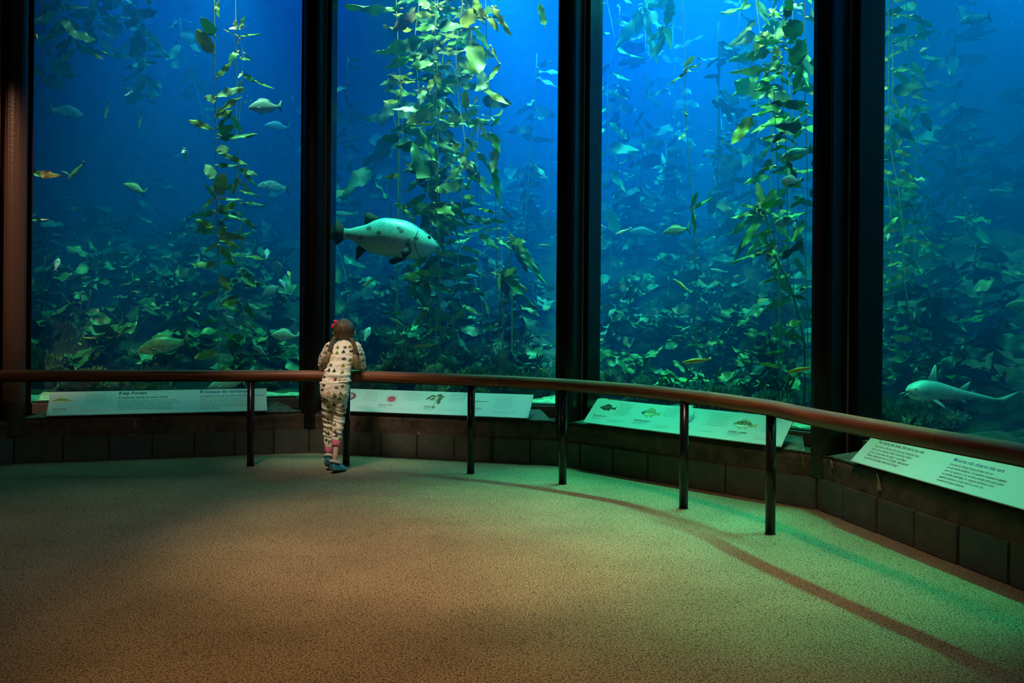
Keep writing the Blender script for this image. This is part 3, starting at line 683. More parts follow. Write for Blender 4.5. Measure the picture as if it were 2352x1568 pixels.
fan(2, 985, 480, .7, 'leaf cluster directly above the head of the big fish', [(-40, 0, 26, 'green'), (30, 4, 30, 'near'), (60, 30, 30, 'green'), (-10, 40, 30, 'dark'), (50, 60, 26, 'dark'), (90, 40, 20, 'green')])
fan(2, 905, 182, .9, 'small tufted kelp head at the left of the dense column', [(-30, 14, 14, 'green'), (-22, 30, 14, 'green'), (24, 4, 12, 'green'), (26, 24, 14, 'near'), (-8, 30, 14, 'green'), (0, -14, 16, 'near')], trunk=[(905, 182), (912, 240), (915, 330)])
kelp(2, [(925, 220), (905, 260), (915, 300), (890, 340), (850, 390), (820, 430)], 1.5, 'broad dim kelp ribbon trailing down left of the dense column', nb=9, size=(.3, .5), mks=('dark_wide', 'dark'), r0=.008, wob=.05, to_bed=False)
kelp(2, [(770, 560), (790, 620), (800, 700)], 1.6, 'dim broad kelp behind the tail of the big fish', nb=7, size=(.3, .45), mks=('dark_wide',), to_bed=True)
# ---- third window
kelp(3, [(1566, -50), (1568, 20), (1570, 100), (1573, 190), (1578, 290), (1585, 400), (1592, 480), (1596, 600)], .35, 'lone thin kelp stipe crossing the third window', nb=2, size=(.08, .12), mks=('pale',), nf=0, r0=.0045, wob=.006, t0=.4, t1=.9,
     hand=((1576, 150, 1600, 128, 10, 'pale'), (1576, 160, 1612, 148, 9, 'pale'), (1574, 162, 1596, 168, 10, 'pale'), (1572, 168, 1532, 200, 9, 'green'), (1574, 262, 1566, 254, 10, 'pale'), (1590, 470, 1602, 438, 14, 'green'), (1590, 480, 1636, 452, 12, 'green'), (1592, 490, 1600, 540, 14, 'green')))
kelp(3, [(1799, -50), (1798, 30), (1800, 90), (1797, 150), (1798, 220), (1802, 300), (1806, 400)], .4, 'kelp with broad bright green blades at the third pillar', nb=18, size=(.1, .2), mks=('green', 'dark'), nf=5, r0=.0045, wob=.01, t0=.3,
     hand=((1806, 84, 1842, 46, 36, 'green_wide'), (1820, 150, 1850, 88, 26, 'green'), (1816, 170, 1862, 112, 12, 'near'), (1840, 148, 1830, 204, 32, 'green_wide'), (1846, 160, 1860, 200, 14, 'green'), (1790, 40, 1768, 16, 36, 'near'), (1800, 20, 1840, 10, 40, 'green_wide'),
           (1770, 36, 1784, 16, 20, 'yellow'), (1806, 40, 1824, -20, 30, 'green'), (1848, 258, 1820, 282, 6, 'near'), (1850, 240, 1830, 236, 12, 'green'), (1840, 300, 1820, 320, 12, 'green')))
kelp(3, [(1776, 60), (1782, 110), (1778, 170), (1779, 230), (1782, 330), (1788, 470), (1790, 600)], .45, 'kelp with a knotted green crown left of the third pillar', nb=14, size=(.1, .2), mks=('green', 'near'), nf=5, r0=.0045, wob=.01, t0=.45,
     hand=((1748, 82, 1728, 120, 26, 'near'), (1750, 76, 1778, 82, 16, 'near'), (1760, 78, 1744, 110, 26, 'yellow'), (1770, 120, 1712, 136, 16, 'green'), (1776, 160, 1676, 166, 14, 'near'), (1740, 160, 1714, 164, 20, 'near'), (1764, 168, 1736, 214, 14, 'green'),
           (1780, 112, 1778, 158, 14, 'near'), (1790, 128, 1772, 108, 20, 'yellow'), (1770, 256, 1728, 266, 12, 'near'), (1728, 268, 1675, 334, 26, 'near'), (1760, 100, 1736, 132, 22, 'green'), (1784, 160, 1796, 150, 14, 'green'), (1760, 170, 1762, 230, 14, 'green')))
kelp(3, [(1730, -50), (1740, 30), (1755, 120), (1770, 260), (1774, 380), (1768, 520)], .9, 'shaded kelp behind the knotted green crown', nb=32, size=(.18, .34), mks=('dark', 'green'), r0=.006, wob=.04)
kelp(3, [(1845, -50), (1850, 200), (1853, 400), (1850, 560)], .5, 'leafy kelp hugging the edge of the third pillar', nb=28, size=(.12, .24), mks=('green', 'near', 'dark'), r0=.005, wob=.02, nf=4)
kelp(3, [(1822, -50), (1815, 120), (1822, 300), (1815, 480), (1825, 700)], .95, 'dark kelp in the shade beside the third pillar', nb=34, size=(.16, .3), mks=('dark', 'green'), r0=.006, wob=.04)
fan(3, 1752, 480, .7, 'kelp head with long hanging blades left of the blue perch', [(-10, -60, 24, 'near'), (24, -44, 18, 'near'), (44, 20, 12, 'green'), (-70, 26, 18, 'green'), (-52, -8, 16, 'near'), (-40, 90, 30, 'green'), (-72, 60, 24, 'green'), (-14, 20, 24, 'green'), (-60, 120, 24, 'dark')], trunk=[(1752, 480), (1770, 540), (1790, 640)])
fan(3, 1764, 576, .6, 'ragged kelp head on a dark bent trunk beside the third pillar', [(-88, 26, 16, 'near'), (-20, -30, 18, 'dark'), (16, -28, 16, 'near'), (20, 8, 16, 'near'), (-30, 6, 12, 'near'), (0, 26, 18, 'green'), (-10, -46, 12, 'near')], trunk=[(1772, 578), (1790, 605), (1812, 650), (1828, 700), (1840, 750), (1848, 800)], tm=M['stipe_dark'])
fan(3, 1480, 20, 1.9, 'large pale kelp fronds high in the third window', [(50, -70, 50, 'green'), (40, 40, 40, 'green_wide'), (-20, 60, 30, 'green'), (-60, 90, 34, 'green'), (20, 120, 24, 'green'), (60, 0, 40, 'green')], trunk=[(1520, -60), (1500, -20), (1480, 20)], rooted=False)
fan(3, 1530, 60, 1.4, 'kelp blades tapering down left of the lone stipe', [(-40, 40, 24, 'green'), (-32, 80, 14, 'green'), (20, -70, 34, 'green'), (10, 50, 20, 'green'), (-22, 66, 16, 'green')], trunk=[(1545, -60), (1536, 10), (1530, 60)], rooted=False)
kelp(3, [(1400, -50), (1402, 120), (1400, 260), (1395, 420)], 2.0, 'faint kelp strand near the second pillar in the third window', nb=22, size=(.2, .36), mks=('green', 'dark'), r0=.005, wob=.08)

# ---- fourth window
kelp(4, [(2050, -60), (2052, 150), (2048, 300), (2062, 430), (2075, 560), (2085, 660), (2096, 760)], .9, 'brightest green kelp beside the widest pillar in the fourth window', nb=46, size=(.10, .2), mks=('near', 'green', 'yellow'), r0=.006, wob=.03, nf=6)
kelp(4, [(2082, -60), (2086, 120), (2080, 300), (2092, 500), (2100, 640), (2110, 780)], 1.3, 'kelp strand one step right of the brightest green one', nb=44, size=(.12, .24), mks=('green', 'near'), r0=.006, wob=.04)
kelp(4, [(2105, -60), (2108, 160), (2110, 330), (2106, 520), (2112, 700)], 1.5, 'thin kelp strand at the outer side of the column in the fourth window', nb=24, size=(.10, .2), mks=('green', 'pale', 'dark'), r0=.005, wob=.02)
kelp(4, [(2040, -60), (2038, 200), (2042, 420), (2040, 640), (2046, 860)], 1.1, 'shaded kelp touching the edge of the widest pillar', nb=44, size=(.12, .26), mks=('dark', 'green'), r0=.006, wob=.04)
fan(4, 2225, 500, 2.4, 'dim kelp head in the middle of the fourth window', [(-36, 0, 14, 'near'), (-6, 24, 14, 'near'), (16, -4, 14, 'green'), (50, 14, 16, 'green'), (40, 50, 20, 'green'), (10, 60, 20, 'green'), (60, 80, 20, 'dark')], trunk=[(2225, 500), (2250, 620), (2260, 800)])
fan(4, 2205, 590, 2.4, 'pale ragged kelp blades below the dim kelp head', [(0, -36, 12, 'pale'), (24, 10, 16, 'green'), (-30, 10, 16, 'green'), (20, -20, 10, 'green')])
fan(4, 2130, 570, 2.0, 'pale kelp blades floating left of the dim kelp head', [(30, 30, 24, 'green'), (-20, 16, 14, 'green'), (40, -10, 14, 'green'), (50, 50, 10, 'green')], trunk=[(2130, 570), (2140, 700), (2150, 820)])
fan(4, 2170, 625, 2.2, 'long dim kelp strap arching low in the fourth window', [(36, 6, 12, 'green'), (90, -26, 10, 'green'), (-30, -10, 10, 'green')])
loose(4, 2098, 412, 2126, 408, 9, .8, 'pale', 'small pale kelp blade sticking out of the column in the fourth window')

# ---- broad leaved kelp covering the reef
def understory(j, u, v, d, n, size, mks, label, group, spread=1.0):
    c = wp(j, u, v, d); zb = bed(c.x, c.y) - .03; root = empty('broadleaf_kelp', Vector((c.x, c.y, zb))); tag(root, label, 'kelp', group)
    ht = max(.12, c.z - zb); mb = MB(); tips = []
    for k in range(4):
        a = RN.uniform(0, 6.28); r = RN.uniform(.03, .16) * spread; tp = Vector((math.cos(a) * r, math.sin(a) * r, ht * RN.uniform(.7, 1.0)))
        mb.tube(smooth_path([Vector((0, 0, 0)), tp * .5 + Vector((0, 0, .04)), tp], 3), [.010] * 7, 5); tips.append(tp)
    mb.build('stipe', M['stipe_dark'], root, smooth=True)
    for k in range(int(n * 1.5)):
        tp = RN.choice(tips) * RN.uniform(.45, 1.0); a = RN.uniform(0, 6.28); dr = Vector((math.cos(a), math.sin(a) * .8, RN.uniform(-.55, .7)))
        put_blade(root, RN.choice(mks), tp + root.location, dr, RN.uniform(*size), Vector((RN.uniform(-.5, .5), RN.uniform(-.9, .3), 1)))
    return root
g1 = 'broad leaved kelps on the reef in the first window'
for k, (u, v, d, n) in enumerate([(95, 585, 1.5, 10), (120, 690, .9, 14), (200, 560, 2.0, 14), (190, 640, 1.4, 14), (270, 590, 2.3, 14), (300, 680, 1.4, 16), (250, 740, 1.0, 16), (350, 560, 2.8, 14), (380, 620, 2.0, 16), (410, 700, 1.4, 16),
                                  (340, 790, .9, 12), (160, 800, .7, 12), (450, 760, 1.0, 12), (460, 600, 2.4, 14), (590, 560, 2.2, 12), (640, 650, 1.6, 12), (610, 740, 1.1, 14), (660, 800, .9, 10), (560, 800, .7, 10), (430, 540, 3.2, 14), (120, 520, 3.0, 12)]):
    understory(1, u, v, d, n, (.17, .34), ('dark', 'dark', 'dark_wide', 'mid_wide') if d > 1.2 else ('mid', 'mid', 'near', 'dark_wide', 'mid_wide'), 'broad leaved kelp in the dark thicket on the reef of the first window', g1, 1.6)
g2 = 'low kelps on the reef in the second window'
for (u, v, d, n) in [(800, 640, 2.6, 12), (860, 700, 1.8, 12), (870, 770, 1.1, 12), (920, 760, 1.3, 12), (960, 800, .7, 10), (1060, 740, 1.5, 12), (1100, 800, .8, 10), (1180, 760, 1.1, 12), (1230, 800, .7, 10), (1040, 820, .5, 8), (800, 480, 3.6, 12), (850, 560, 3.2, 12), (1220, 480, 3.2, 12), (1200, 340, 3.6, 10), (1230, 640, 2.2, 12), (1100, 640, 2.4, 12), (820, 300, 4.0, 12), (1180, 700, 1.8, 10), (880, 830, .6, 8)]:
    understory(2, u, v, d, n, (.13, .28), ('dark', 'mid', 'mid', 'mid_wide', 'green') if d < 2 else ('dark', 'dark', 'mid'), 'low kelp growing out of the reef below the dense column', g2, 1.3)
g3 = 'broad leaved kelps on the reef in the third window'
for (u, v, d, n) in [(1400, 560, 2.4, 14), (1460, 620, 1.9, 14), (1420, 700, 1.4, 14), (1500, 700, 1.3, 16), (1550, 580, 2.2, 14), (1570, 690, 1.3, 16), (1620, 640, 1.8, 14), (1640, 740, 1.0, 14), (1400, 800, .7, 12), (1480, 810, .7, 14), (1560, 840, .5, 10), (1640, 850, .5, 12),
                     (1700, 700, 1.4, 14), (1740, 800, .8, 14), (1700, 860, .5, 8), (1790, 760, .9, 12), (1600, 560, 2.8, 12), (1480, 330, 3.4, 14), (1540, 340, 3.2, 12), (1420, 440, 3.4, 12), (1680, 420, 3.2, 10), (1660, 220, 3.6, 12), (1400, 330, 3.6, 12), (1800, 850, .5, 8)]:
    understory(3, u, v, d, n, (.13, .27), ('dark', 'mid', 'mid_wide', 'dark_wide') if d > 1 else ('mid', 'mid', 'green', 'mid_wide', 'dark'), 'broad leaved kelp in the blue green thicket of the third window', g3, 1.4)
g4 = 'kelps on the reef in the fourth window'
for (u, v, d, n) in [(2060, 880, .8, 14), (2090, 800, 1.2, 14), (2150, 790, 1.3, 12), (2130, 870, 1.0, 12), (2060, 950, .5, 10), (2160, 930, .9, 10), (2110, 720, 1.8, 12), (2260, 780, 3.0, 10), (2200, 850, 1.6, 8)]:
    understory(4, u, v, d, n, (.12, .26), ('mid', 'green', 'mid', 'mid_wide'), 'low green kelp clump below the column in the fourth window', g4, 1.1)

# far kelp stands against the rock wall: many dim strands, each a thing with its stem and one joined foliage part
def far_kelp(x, y, z0, z1, n, label, group, lsz=(.26, .46)):
    root = empty('far_kelp', (x, y, z0)); tag(root, label, 'kelp', group)
    P = [Vector((x + .25 * noise.noise(Vector((x, z * .6, y))), y + .2 * noise.noise(Vector((y, z * .6, x))), z0 + (z1 - z0) * z)) for z in [i / 10 for i in range(11)]]
    stem(root, P, .012, M['stipe_dark'])
    for k in range(n):
        p = pt_on(P, RN.random()); a = RN.uniform(0, 6.28)
        put_blade(root, 'far', p, Vector((math.cos(a), math.sin(a), RN.uniform(-.9, .4))), RN.uniform(*lsz))
    return root
KM['far'] = m_kelp('kelp_far_dimmed', (.006, .018, .013), (.024, .058, .03), .3)  # dimness of far water and thicket put into the blade colour
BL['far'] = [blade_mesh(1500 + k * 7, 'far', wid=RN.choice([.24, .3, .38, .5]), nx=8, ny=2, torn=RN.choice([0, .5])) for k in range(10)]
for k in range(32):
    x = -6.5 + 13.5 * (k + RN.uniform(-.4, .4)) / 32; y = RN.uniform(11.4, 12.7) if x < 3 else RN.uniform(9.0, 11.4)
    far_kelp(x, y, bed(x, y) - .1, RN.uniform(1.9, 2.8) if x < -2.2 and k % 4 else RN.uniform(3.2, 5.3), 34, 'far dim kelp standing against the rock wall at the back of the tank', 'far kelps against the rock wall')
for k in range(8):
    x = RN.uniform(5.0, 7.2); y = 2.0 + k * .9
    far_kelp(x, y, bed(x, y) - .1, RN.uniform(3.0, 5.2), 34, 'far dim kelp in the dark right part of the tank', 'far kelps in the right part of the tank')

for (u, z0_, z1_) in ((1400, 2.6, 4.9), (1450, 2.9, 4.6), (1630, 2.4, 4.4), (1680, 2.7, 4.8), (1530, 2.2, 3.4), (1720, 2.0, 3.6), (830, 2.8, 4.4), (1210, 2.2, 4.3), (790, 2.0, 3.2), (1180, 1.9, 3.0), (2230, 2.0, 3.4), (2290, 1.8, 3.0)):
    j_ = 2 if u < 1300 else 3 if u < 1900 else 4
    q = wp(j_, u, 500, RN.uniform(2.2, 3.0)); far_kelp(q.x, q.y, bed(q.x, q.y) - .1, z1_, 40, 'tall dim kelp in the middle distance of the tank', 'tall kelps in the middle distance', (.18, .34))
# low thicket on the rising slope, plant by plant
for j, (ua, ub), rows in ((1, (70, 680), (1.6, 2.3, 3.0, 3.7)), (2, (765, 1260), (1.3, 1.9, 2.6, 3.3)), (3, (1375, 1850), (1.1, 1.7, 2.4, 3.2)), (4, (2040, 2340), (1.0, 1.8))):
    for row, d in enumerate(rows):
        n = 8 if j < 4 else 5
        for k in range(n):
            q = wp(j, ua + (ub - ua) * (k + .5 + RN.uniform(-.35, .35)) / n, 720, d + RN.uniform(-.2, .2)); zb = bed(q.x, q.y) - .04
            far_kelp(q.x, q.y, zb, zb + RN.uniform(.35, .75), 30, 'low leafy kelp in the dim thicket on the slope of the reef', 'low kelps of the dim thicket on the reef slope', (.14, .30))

# ---- reef boulders and tufts
def boulder(j, u, v, d, r, label, m_='rock'):
    c = wp(j, u, v, d); zb = bed(c.x, c.y); mb = MB(); mb.ball((0, 0, 0), 1.0, 26, 17); top = max(.10, c.z - zb)
    vs = []
    for p in mb.v:
        n = p.normalized(); k = 1 + .35 * noise.fractal(n * 1.6 + Vector((u * .1, 0, 0)), 1, 2, 4) + .07 * noise.noise(n * 7); vs.append(Vector((n.x * r * k, n.y * r * k * .8, max(-.1, n.z * top * k))))
    mb.v = vs; root = empty('boulder', (c.x, c.y, zb)); tag(root, label, 'rock'); mb.build('stone', M[m_], root, smooth=True)
    vv = []; ff = []
    for k in range(430):
        n = Vector((RN.uniform(-1, 1), RN.uniform(-1, .4), RN.uniform(0, 1))).normalized()
        kk = 1 + .35 * noise.fractal(n * 1.6 + Vector((u * .1, 0, 0)), 1, 2, 4) + .07 * noise.noise(n * 7); p = Vector((n.x * r * kk, n.y * r * kk * .8, n.z * top * kk))
        h = RN.uniform(.010, .034); w_ = RN.uniform(.003, .010); t = Vector((RN.uniform(-1, 1), RN.uniform(-1, 1), RN.uniform(-1, 1))).normalized() * w_; q = n * h + Vector((0, 0, h * .6)) + t * RN.uniform(-1, 1); b = len(vv)
        vv += [p - t, p + t, p + q * .6 + t * 1.3, p + q, p + q * .6 - t * 1.3]; ff += [(b, b + 1, b + 2, b + 3, b + 4)]
    o = obj('turf_algae', vv, ff, M['turf' if RN.random() < .7 else 'turf_pale'], root); o['kind'] = 'stuff'; return root
M['turf'] = mat('reef_turf', (.26, .36, .10), .8, col2=(.05, .12, .04), vscale=6); M['turf_pale'] = mat('pale_reef_growth', (.6, .62, .5), .8, col2=(.2, .25, .15), vscale=9)
for (j, u, v, d, r, lab, mm) in [(1, 130, 735, 1.1, .42, 'mottled reef boulder beside the first pillar', 'rock'), (1, 200, 850, .5, .26, 'reef boulder above the left end of the first sign', 'rock'), (1, 330, 850, .6, .25, 'reef boulder above the middle of the first sign', 'rock'), (1, 600, 850, .6, .28, 'reef boulder beside the black pillar in the first window', 'rock'), (1, 90, 800, .6, .22, 'tall reef boulder low beside the first pillar', 'rock'),
                                 (2, 850, 850, .45, .26, 'reef boulder just right of the child', 'pink'), (2, 930, 815, .7, .30, 'tall reef boulder left of the thin yellow strap', 'rock'), (2, 1010, 845, .45, .24, 'reef boulder under the thin yellow strap', 'pink'), (2, 1090, 850, .4, .22, 'reef boulder above the third rail post', 'rock'), (2, 1150, 835, .5, .22, 'blue mottled reef boulder left of the second pillar', 'rock'), (2, 1220, 850, .45, .24, 'reef boulder at the foot of the second pillar', 'rock'), (2, 880, 750, 1.2, .34, 'rear reef boulder right of the head of the child', 'rock'), (2, 1080, 790, .9, .3, 'rear reef boulder in the middle of the second window', 'rock'), (2, 1190, 790, .9, .3, 'rear reef boulder near the second pillar', 'rock'),
                                 (3, 1400, 850, .5, .22, 'reef boulder at the left end of the third sign', 'rock'), (3, 1500, 870, .5, .24, 'reef boulder above the third sign', 'rock'), (3, 1660, 890, .4, .22, 'reef boulder right of the orange fish', 'rock'), (3, 1780, 900, .45, .2, 'reef boulder at the foot of the widest pillar', 'rock'),
                                 (4, 2080, 920, .5, .24, 'reef boulder left of the shark', 'rock'), (4, 2150, 960, .5, .2, 'reef boulder under the shark', 'rock')]:
    boulder(j, u, v, d, r, lab, mm)
# ================================================================ FISH
def m_fish(name, back, side, belly, kind='plain', spot=(.02, .03, .03), rough=.35, amt=.7):
    """colours by height on the body (object z), with spots or bars"""
    m = bpy.data.materials.new(name); m.use_nodes = True; nt = m.node_tree; b = nt.nodes['Principled BSDF']; b.inputs['Roughness'].default_value = rough
    b.inputs['Specular IOR Level'].default_value = .6
    tc = nt.nodes.new('ShaderNodeTexCoord'); sx = nt.nodes.new('ShaderNodeSeparateXYZ'); nt.links.new(tc.outputs['Generated'], sx.inputs[0])
    rp = nt.nodes.new('ShaderNodeValToRGB'); e = rp.color_ramp.elements
    e[0].position = .22; e[0].color = (*belly, 1); e[1].position = .8; e[1].color = (*back, 1); x = e.new(.5); x.color = (*side, 1)
    nt.links.new(sx.outputs[2], rp.inputs['Fac']); c = rp.outputs['Color']
    if kind == 'spots':
        v = node(nt, 'ShaderNodeTexNoise', Scale=7.0, Detail=2.0); nt.links.new(tc.outputs['Generated'], v.inputs['Vector'])
        c = mixc(nt, math_(nt, 'MULTIPLY', math_(nt, 'GREATER_THAN', v.outputs['Fac'], .56), amt), c, spot)
    if kind == 'blotch':
        v = node(nt, 'ShaderNodeTexVoronoi', Scale=4.2); mp = node(nt, 'ShaderNodeMapping'); mp.inputs['Scale'].default_value = (2.2, .05, 1)
        nt.links.new(tc.outputs['Generated'], mp.inputs['Vector']); nt.links.new(mp.outputs[0], v.inputs['Vector'])
        f = nt.nodes.new('ShaderNodeMapRange'); nt.links.new(v.outputs['Distance'], f.inputs[0]); f.inputs[1].default_value = .34; f.inputs[2].default_value = .22; f.inputs[3].default_value = 0; f.inputs[4].default_value = amt
        pick = math_(nt, 'GREATER_THAN', node_sep(nt, v.outputs['Color']), .28); c = mixc(nt, math_(nt, 'MULTIPLY', f.outputs[0], pick), c, spot)
    if kind == 'bars':
        wv = nt.nodes.new('ShaderNodeTexWave'); wv.inputs['Scale'].default_value = 2.2; wv.inputs['Distortion'].default_value = 1.5; nt.links.new(tc.outputs['Generated'], wv.inputs['Vector'])
        c = mixc(nt, math_(nt, 'MULTIPLY', math_(nt, 'GREATER_THAN', wv.outputs['Fac'], .6), amt), c, spot)
    if kind == 'line':
        c = mixc(nt, math_(nt, 'MULTIPLY', math_(nt, 'LESS_THAN', math_(nt, 'ABSOLUTE', math_(nt, 'SUBTRACT', sx.outputs[2], .5)), .07), amt), c, spot)
    nz = node(nt, 'ShaderNodeTexNoise', Scale=28.0, Detail=3.0); nt.links.new(tc.outputs['Generated'], nz.inputs['Vector'])
    k = nt.nodes.new('ShaderNodeMapRange'); nt.links.new(nz.outputs['Fac'], k.inputs[0]); k.inputs[1].default_value = .3; k.inputs[2].default_value = .7; k.inputs[3].default_value = .72; k.inputs[4].default_value = 1.2
    s = nt.nodes.new('ShaderNodeVectorMath'); s.operation = 'SCALE'; nt.links.new(c, s.inputs[0]); nt.links.new(k.outputs[0], s.inputs[3]); nt.links.new(s.outputs[0], b.inputs['Base Color'])
    vo = node(nt, 'ShaderNodeTexVoronoi', Scale=60.0); nt.links.new(tc.outputs['Generated'], vo.inputs['Vector']); bp = node(nt, 'ShaderNodeBump', Strength=.12, Distance=.01); nt.links.new(vo.outputs['Distance'], bp.inputs['Height']); nt.links.new(bp.outputs['Normal'], b.inputs['Normal'])
    return m
def m_fin(name, col, trans=.3):
    m = bpy.data.materials.new(name); m.use_nodes = True; nt = m.node_tree; nt.nodes.clear(); o = nt.nodes.new('ShaderNodeOutputMaterial')
    tc = nt.nodes.new('ShaderNodeTexCoord'); wv = nt.nodes.new('ShaderNodeTexWave'); wv.inputs['Scale'].default_value = 5; wv.inputs['Distortion'].default_value = .6; wv.bands_direction = 'Z'; nt.links.new(tc.outputs['Generated'], wv.inputs['Vector'])
    c = mixc(nt, math_(nt, 'MULTIPLY', wv.outputs['Fac'], .5 if name != 'white_fin' else .15), col, tuple(x * .4 for x in col))
    d = nt.nodes.new('ShaderNodeBsdfDiffuse'); t = nt.nodes.new('ShaderNodeBsdfTranslucent'); nt.links.new(c, d.inputs[0]); nt.links.new(c, t.inputs[0])
    a = nt.nodes.new('ShaderNodeMixShader'); a.inputs[0].default_value = trans; nt.links.new(d.outputs[0], a.inputs[1]); nt.links.new(t.outputs[0], a.inputs[2]); nt.links.new(a.outputs[0], o.inputs['Surface']); return m
FM = {'silver': m_fish('silver_fish', (.30, .42, .48), (.5, .62, .66), (.66, .74, .74)), 'blue': m_fish('blue_fish', (.16, .26, .42), (.28, .40, .56), (.4, .52, .64), 'spots', (.10, .16, .26), amt=.4),
      'green': m_fish('olive_fish', (.10, .17, .10), (.26, .40, .22), (.5, .56, .36), 'spots', (.08, .12, .07), amt=.5), 'orange': m_fish('orange_fish', (1.0, .24, .0), (1.0, .36, .01), (1.0, .92, .8)),
      'senorita': m_fish('cigar_fish', (.45, .30, .08), (.42, .46, .2), (.7, .75, .55)), 'white': m_fish('pale_fish', (.45, .55, .6), (.75, .8, .8), (.85, .85, .85)), 'yellow': m_fish('yellow_fish', (.5, .5, .12), (.6, .62, .2), (.7, .7, .4)),
      'rock': m_fish('spotted_rockfish', (.06, .10, .13), (.16, .24, .27), (.36, .42, .42), 'spots', (.55, .62, .5), amt=.6), 'bass': m_fish('giant_bass', (.10, .44, .66), (.22, .54, .60), (.38, .66, .52), 'blotch', (.03, .05, .05), .32, .8),  # bass: cyan tank light painted into the body colours, bluest on the back
      'shark': m_fish('blue_lit_shark', (.34, .56, .66), (.5, .70, .76), (.7, .85, .88)), 'dim': m_fish('dusky_fish', (.06, .11, .12), (.13, .2, .2), (.25, .3, .28), 'spots', (.04, .06, .06), amt=.5)}  # shark: blue tank light painted into its pale grey
FN = {'silver': m_fin('pale_fin', (.45, .55, .58)), 'green': m_fin('olive_fin', (.2, .28, .14)), 'orange': m_fin('orange_fin', (.55, .35, .2)), 'dark': m_fin('dark_fin', (.06, .08, .09)), 'blue': m_fin('blue_fin', (.2, .3, .42)), 'white': m_fin('white_fin', (.65, .7, .7))}
FINS = {'silver': 'silver', 'blue': 'blue', 'green': 'green', 'orange': 'orange', 'senorita': 'green', 'white': 'white', 'yellow': 'green', 'rock': 'dark', 'bass': 'dark', 'shark': 'white', 'dim': 'dark'}
M['eye'] = mat('fish_eye', (.01, .01, .012), .15); M['eyering'] = mat('fish_eye_ring', (.5, .5, .35), .3)
# outline tables: t along the body from the nose, upper and lower heights, half width (all in body lengths)
PROF = {
 'perch': [(0, .0, .0, .004), (.04, .045, -.035, .022), (.12, .11, -.09, .05), (.24, .19, -.15, .075), (.40, .225, -.185, .08), (.55, .20, -.17, .068), (.68, .13, -.115, .045), (.78, .065, -.058, .024), (.84, .045, -.042, .016), (.88, .045, -.042, .012)],
 'slim': [(0, .0, .0, .004), (.05, .03, -.025, .02), (.14, .06, -.05, .038), (.3, .085, -.075, .05), (.5, .085, -.078, .045), (.7, .062, -.055, .03), (.82, .04, -.036, .018), (.88, .038, -.036, .010)],
 'bass': [(0, .0, -.02, .006), (.03, .04, -.045, .03), (.1, .10, -.08, .06), (.2, .155, -.11, .085), (.35, .20, -.135, .10), (.5, .195, -.145, .095), (.65, .145, -.125, .07), (.76, .085, -.085, .042), (.84, .055, -.06, .024), (.88, .055, -.058, .014)],
 'giant': [(0, -.028, -.036, .008), (.02, .006, -.05, .036), (.045, .026, -.072, .056), (.08, .056, -.098, .080), (.13, .092, -.13, .105), (.18, .122, -.152, .122), (.25, .160, -.164, .132), (.34, .190, -.166, .136), (.44, .196, -.163, .130), (.54, .195, -.155, .114), (.63, .158, -.142, .092), (.70, .113, -.108, .070), (.77, .090, -.066, .05), (.83, .066, -.038, .034), (.87, .060, -.032, .022), (.895, .064, -.036, .012)],
 'shark': [(0, 0.0, -0.007, 0.0125), (0.02, 0.0364, -0.049, 0.0562), (0.06, 0.0644, -0.0812, 0.0938), (0.12, 0.0924, -0.1008, 0.1125), (0.2, 0.1148, -0.1064, 0.11), (0.32, 0.1204, -0.0924, 0.0938), (0.45, 0.0924, -0.07, 0.0688), (0.6, 0.0616, -0.0476, 0.0475), (0.72, 0.0448, -0.0336, 0.0325), (0.84, 0.0308, -0.0252, 0.02), (0.93, 0.0196, -0.0168, 0.01)]}
def interp(tab, t):
    for a, b in zip(tab[:-1], tab[1:]):
        if t <= b[0]:
            k = (t - a[0]) / (b[0] - a[0]); k2 = k
            return tuple(a[i] + (b[i] - a[i]) * k2 for i in range(1, 4))
    return tab[-1][1:]
def fin_mesh(poly, th=.006, jag=0):
    """poly in the (x, z) plane around y=0, thin lens section"""
    n = len(poly); c = Vector((sum(p[0] for p in poly) / n, 0, sum(p[1] for p in poly) / n))
    v = [Vector((p[0], 0, p[1])) for p in poly] + [c + Vector((0, th, 0)), c - Vector((0, th, 0))]
    f = []
    for i in range(n): f += [(i, (i + 1) % n, n), ((i + 1) % n, i, n + 1)]
    return v, f
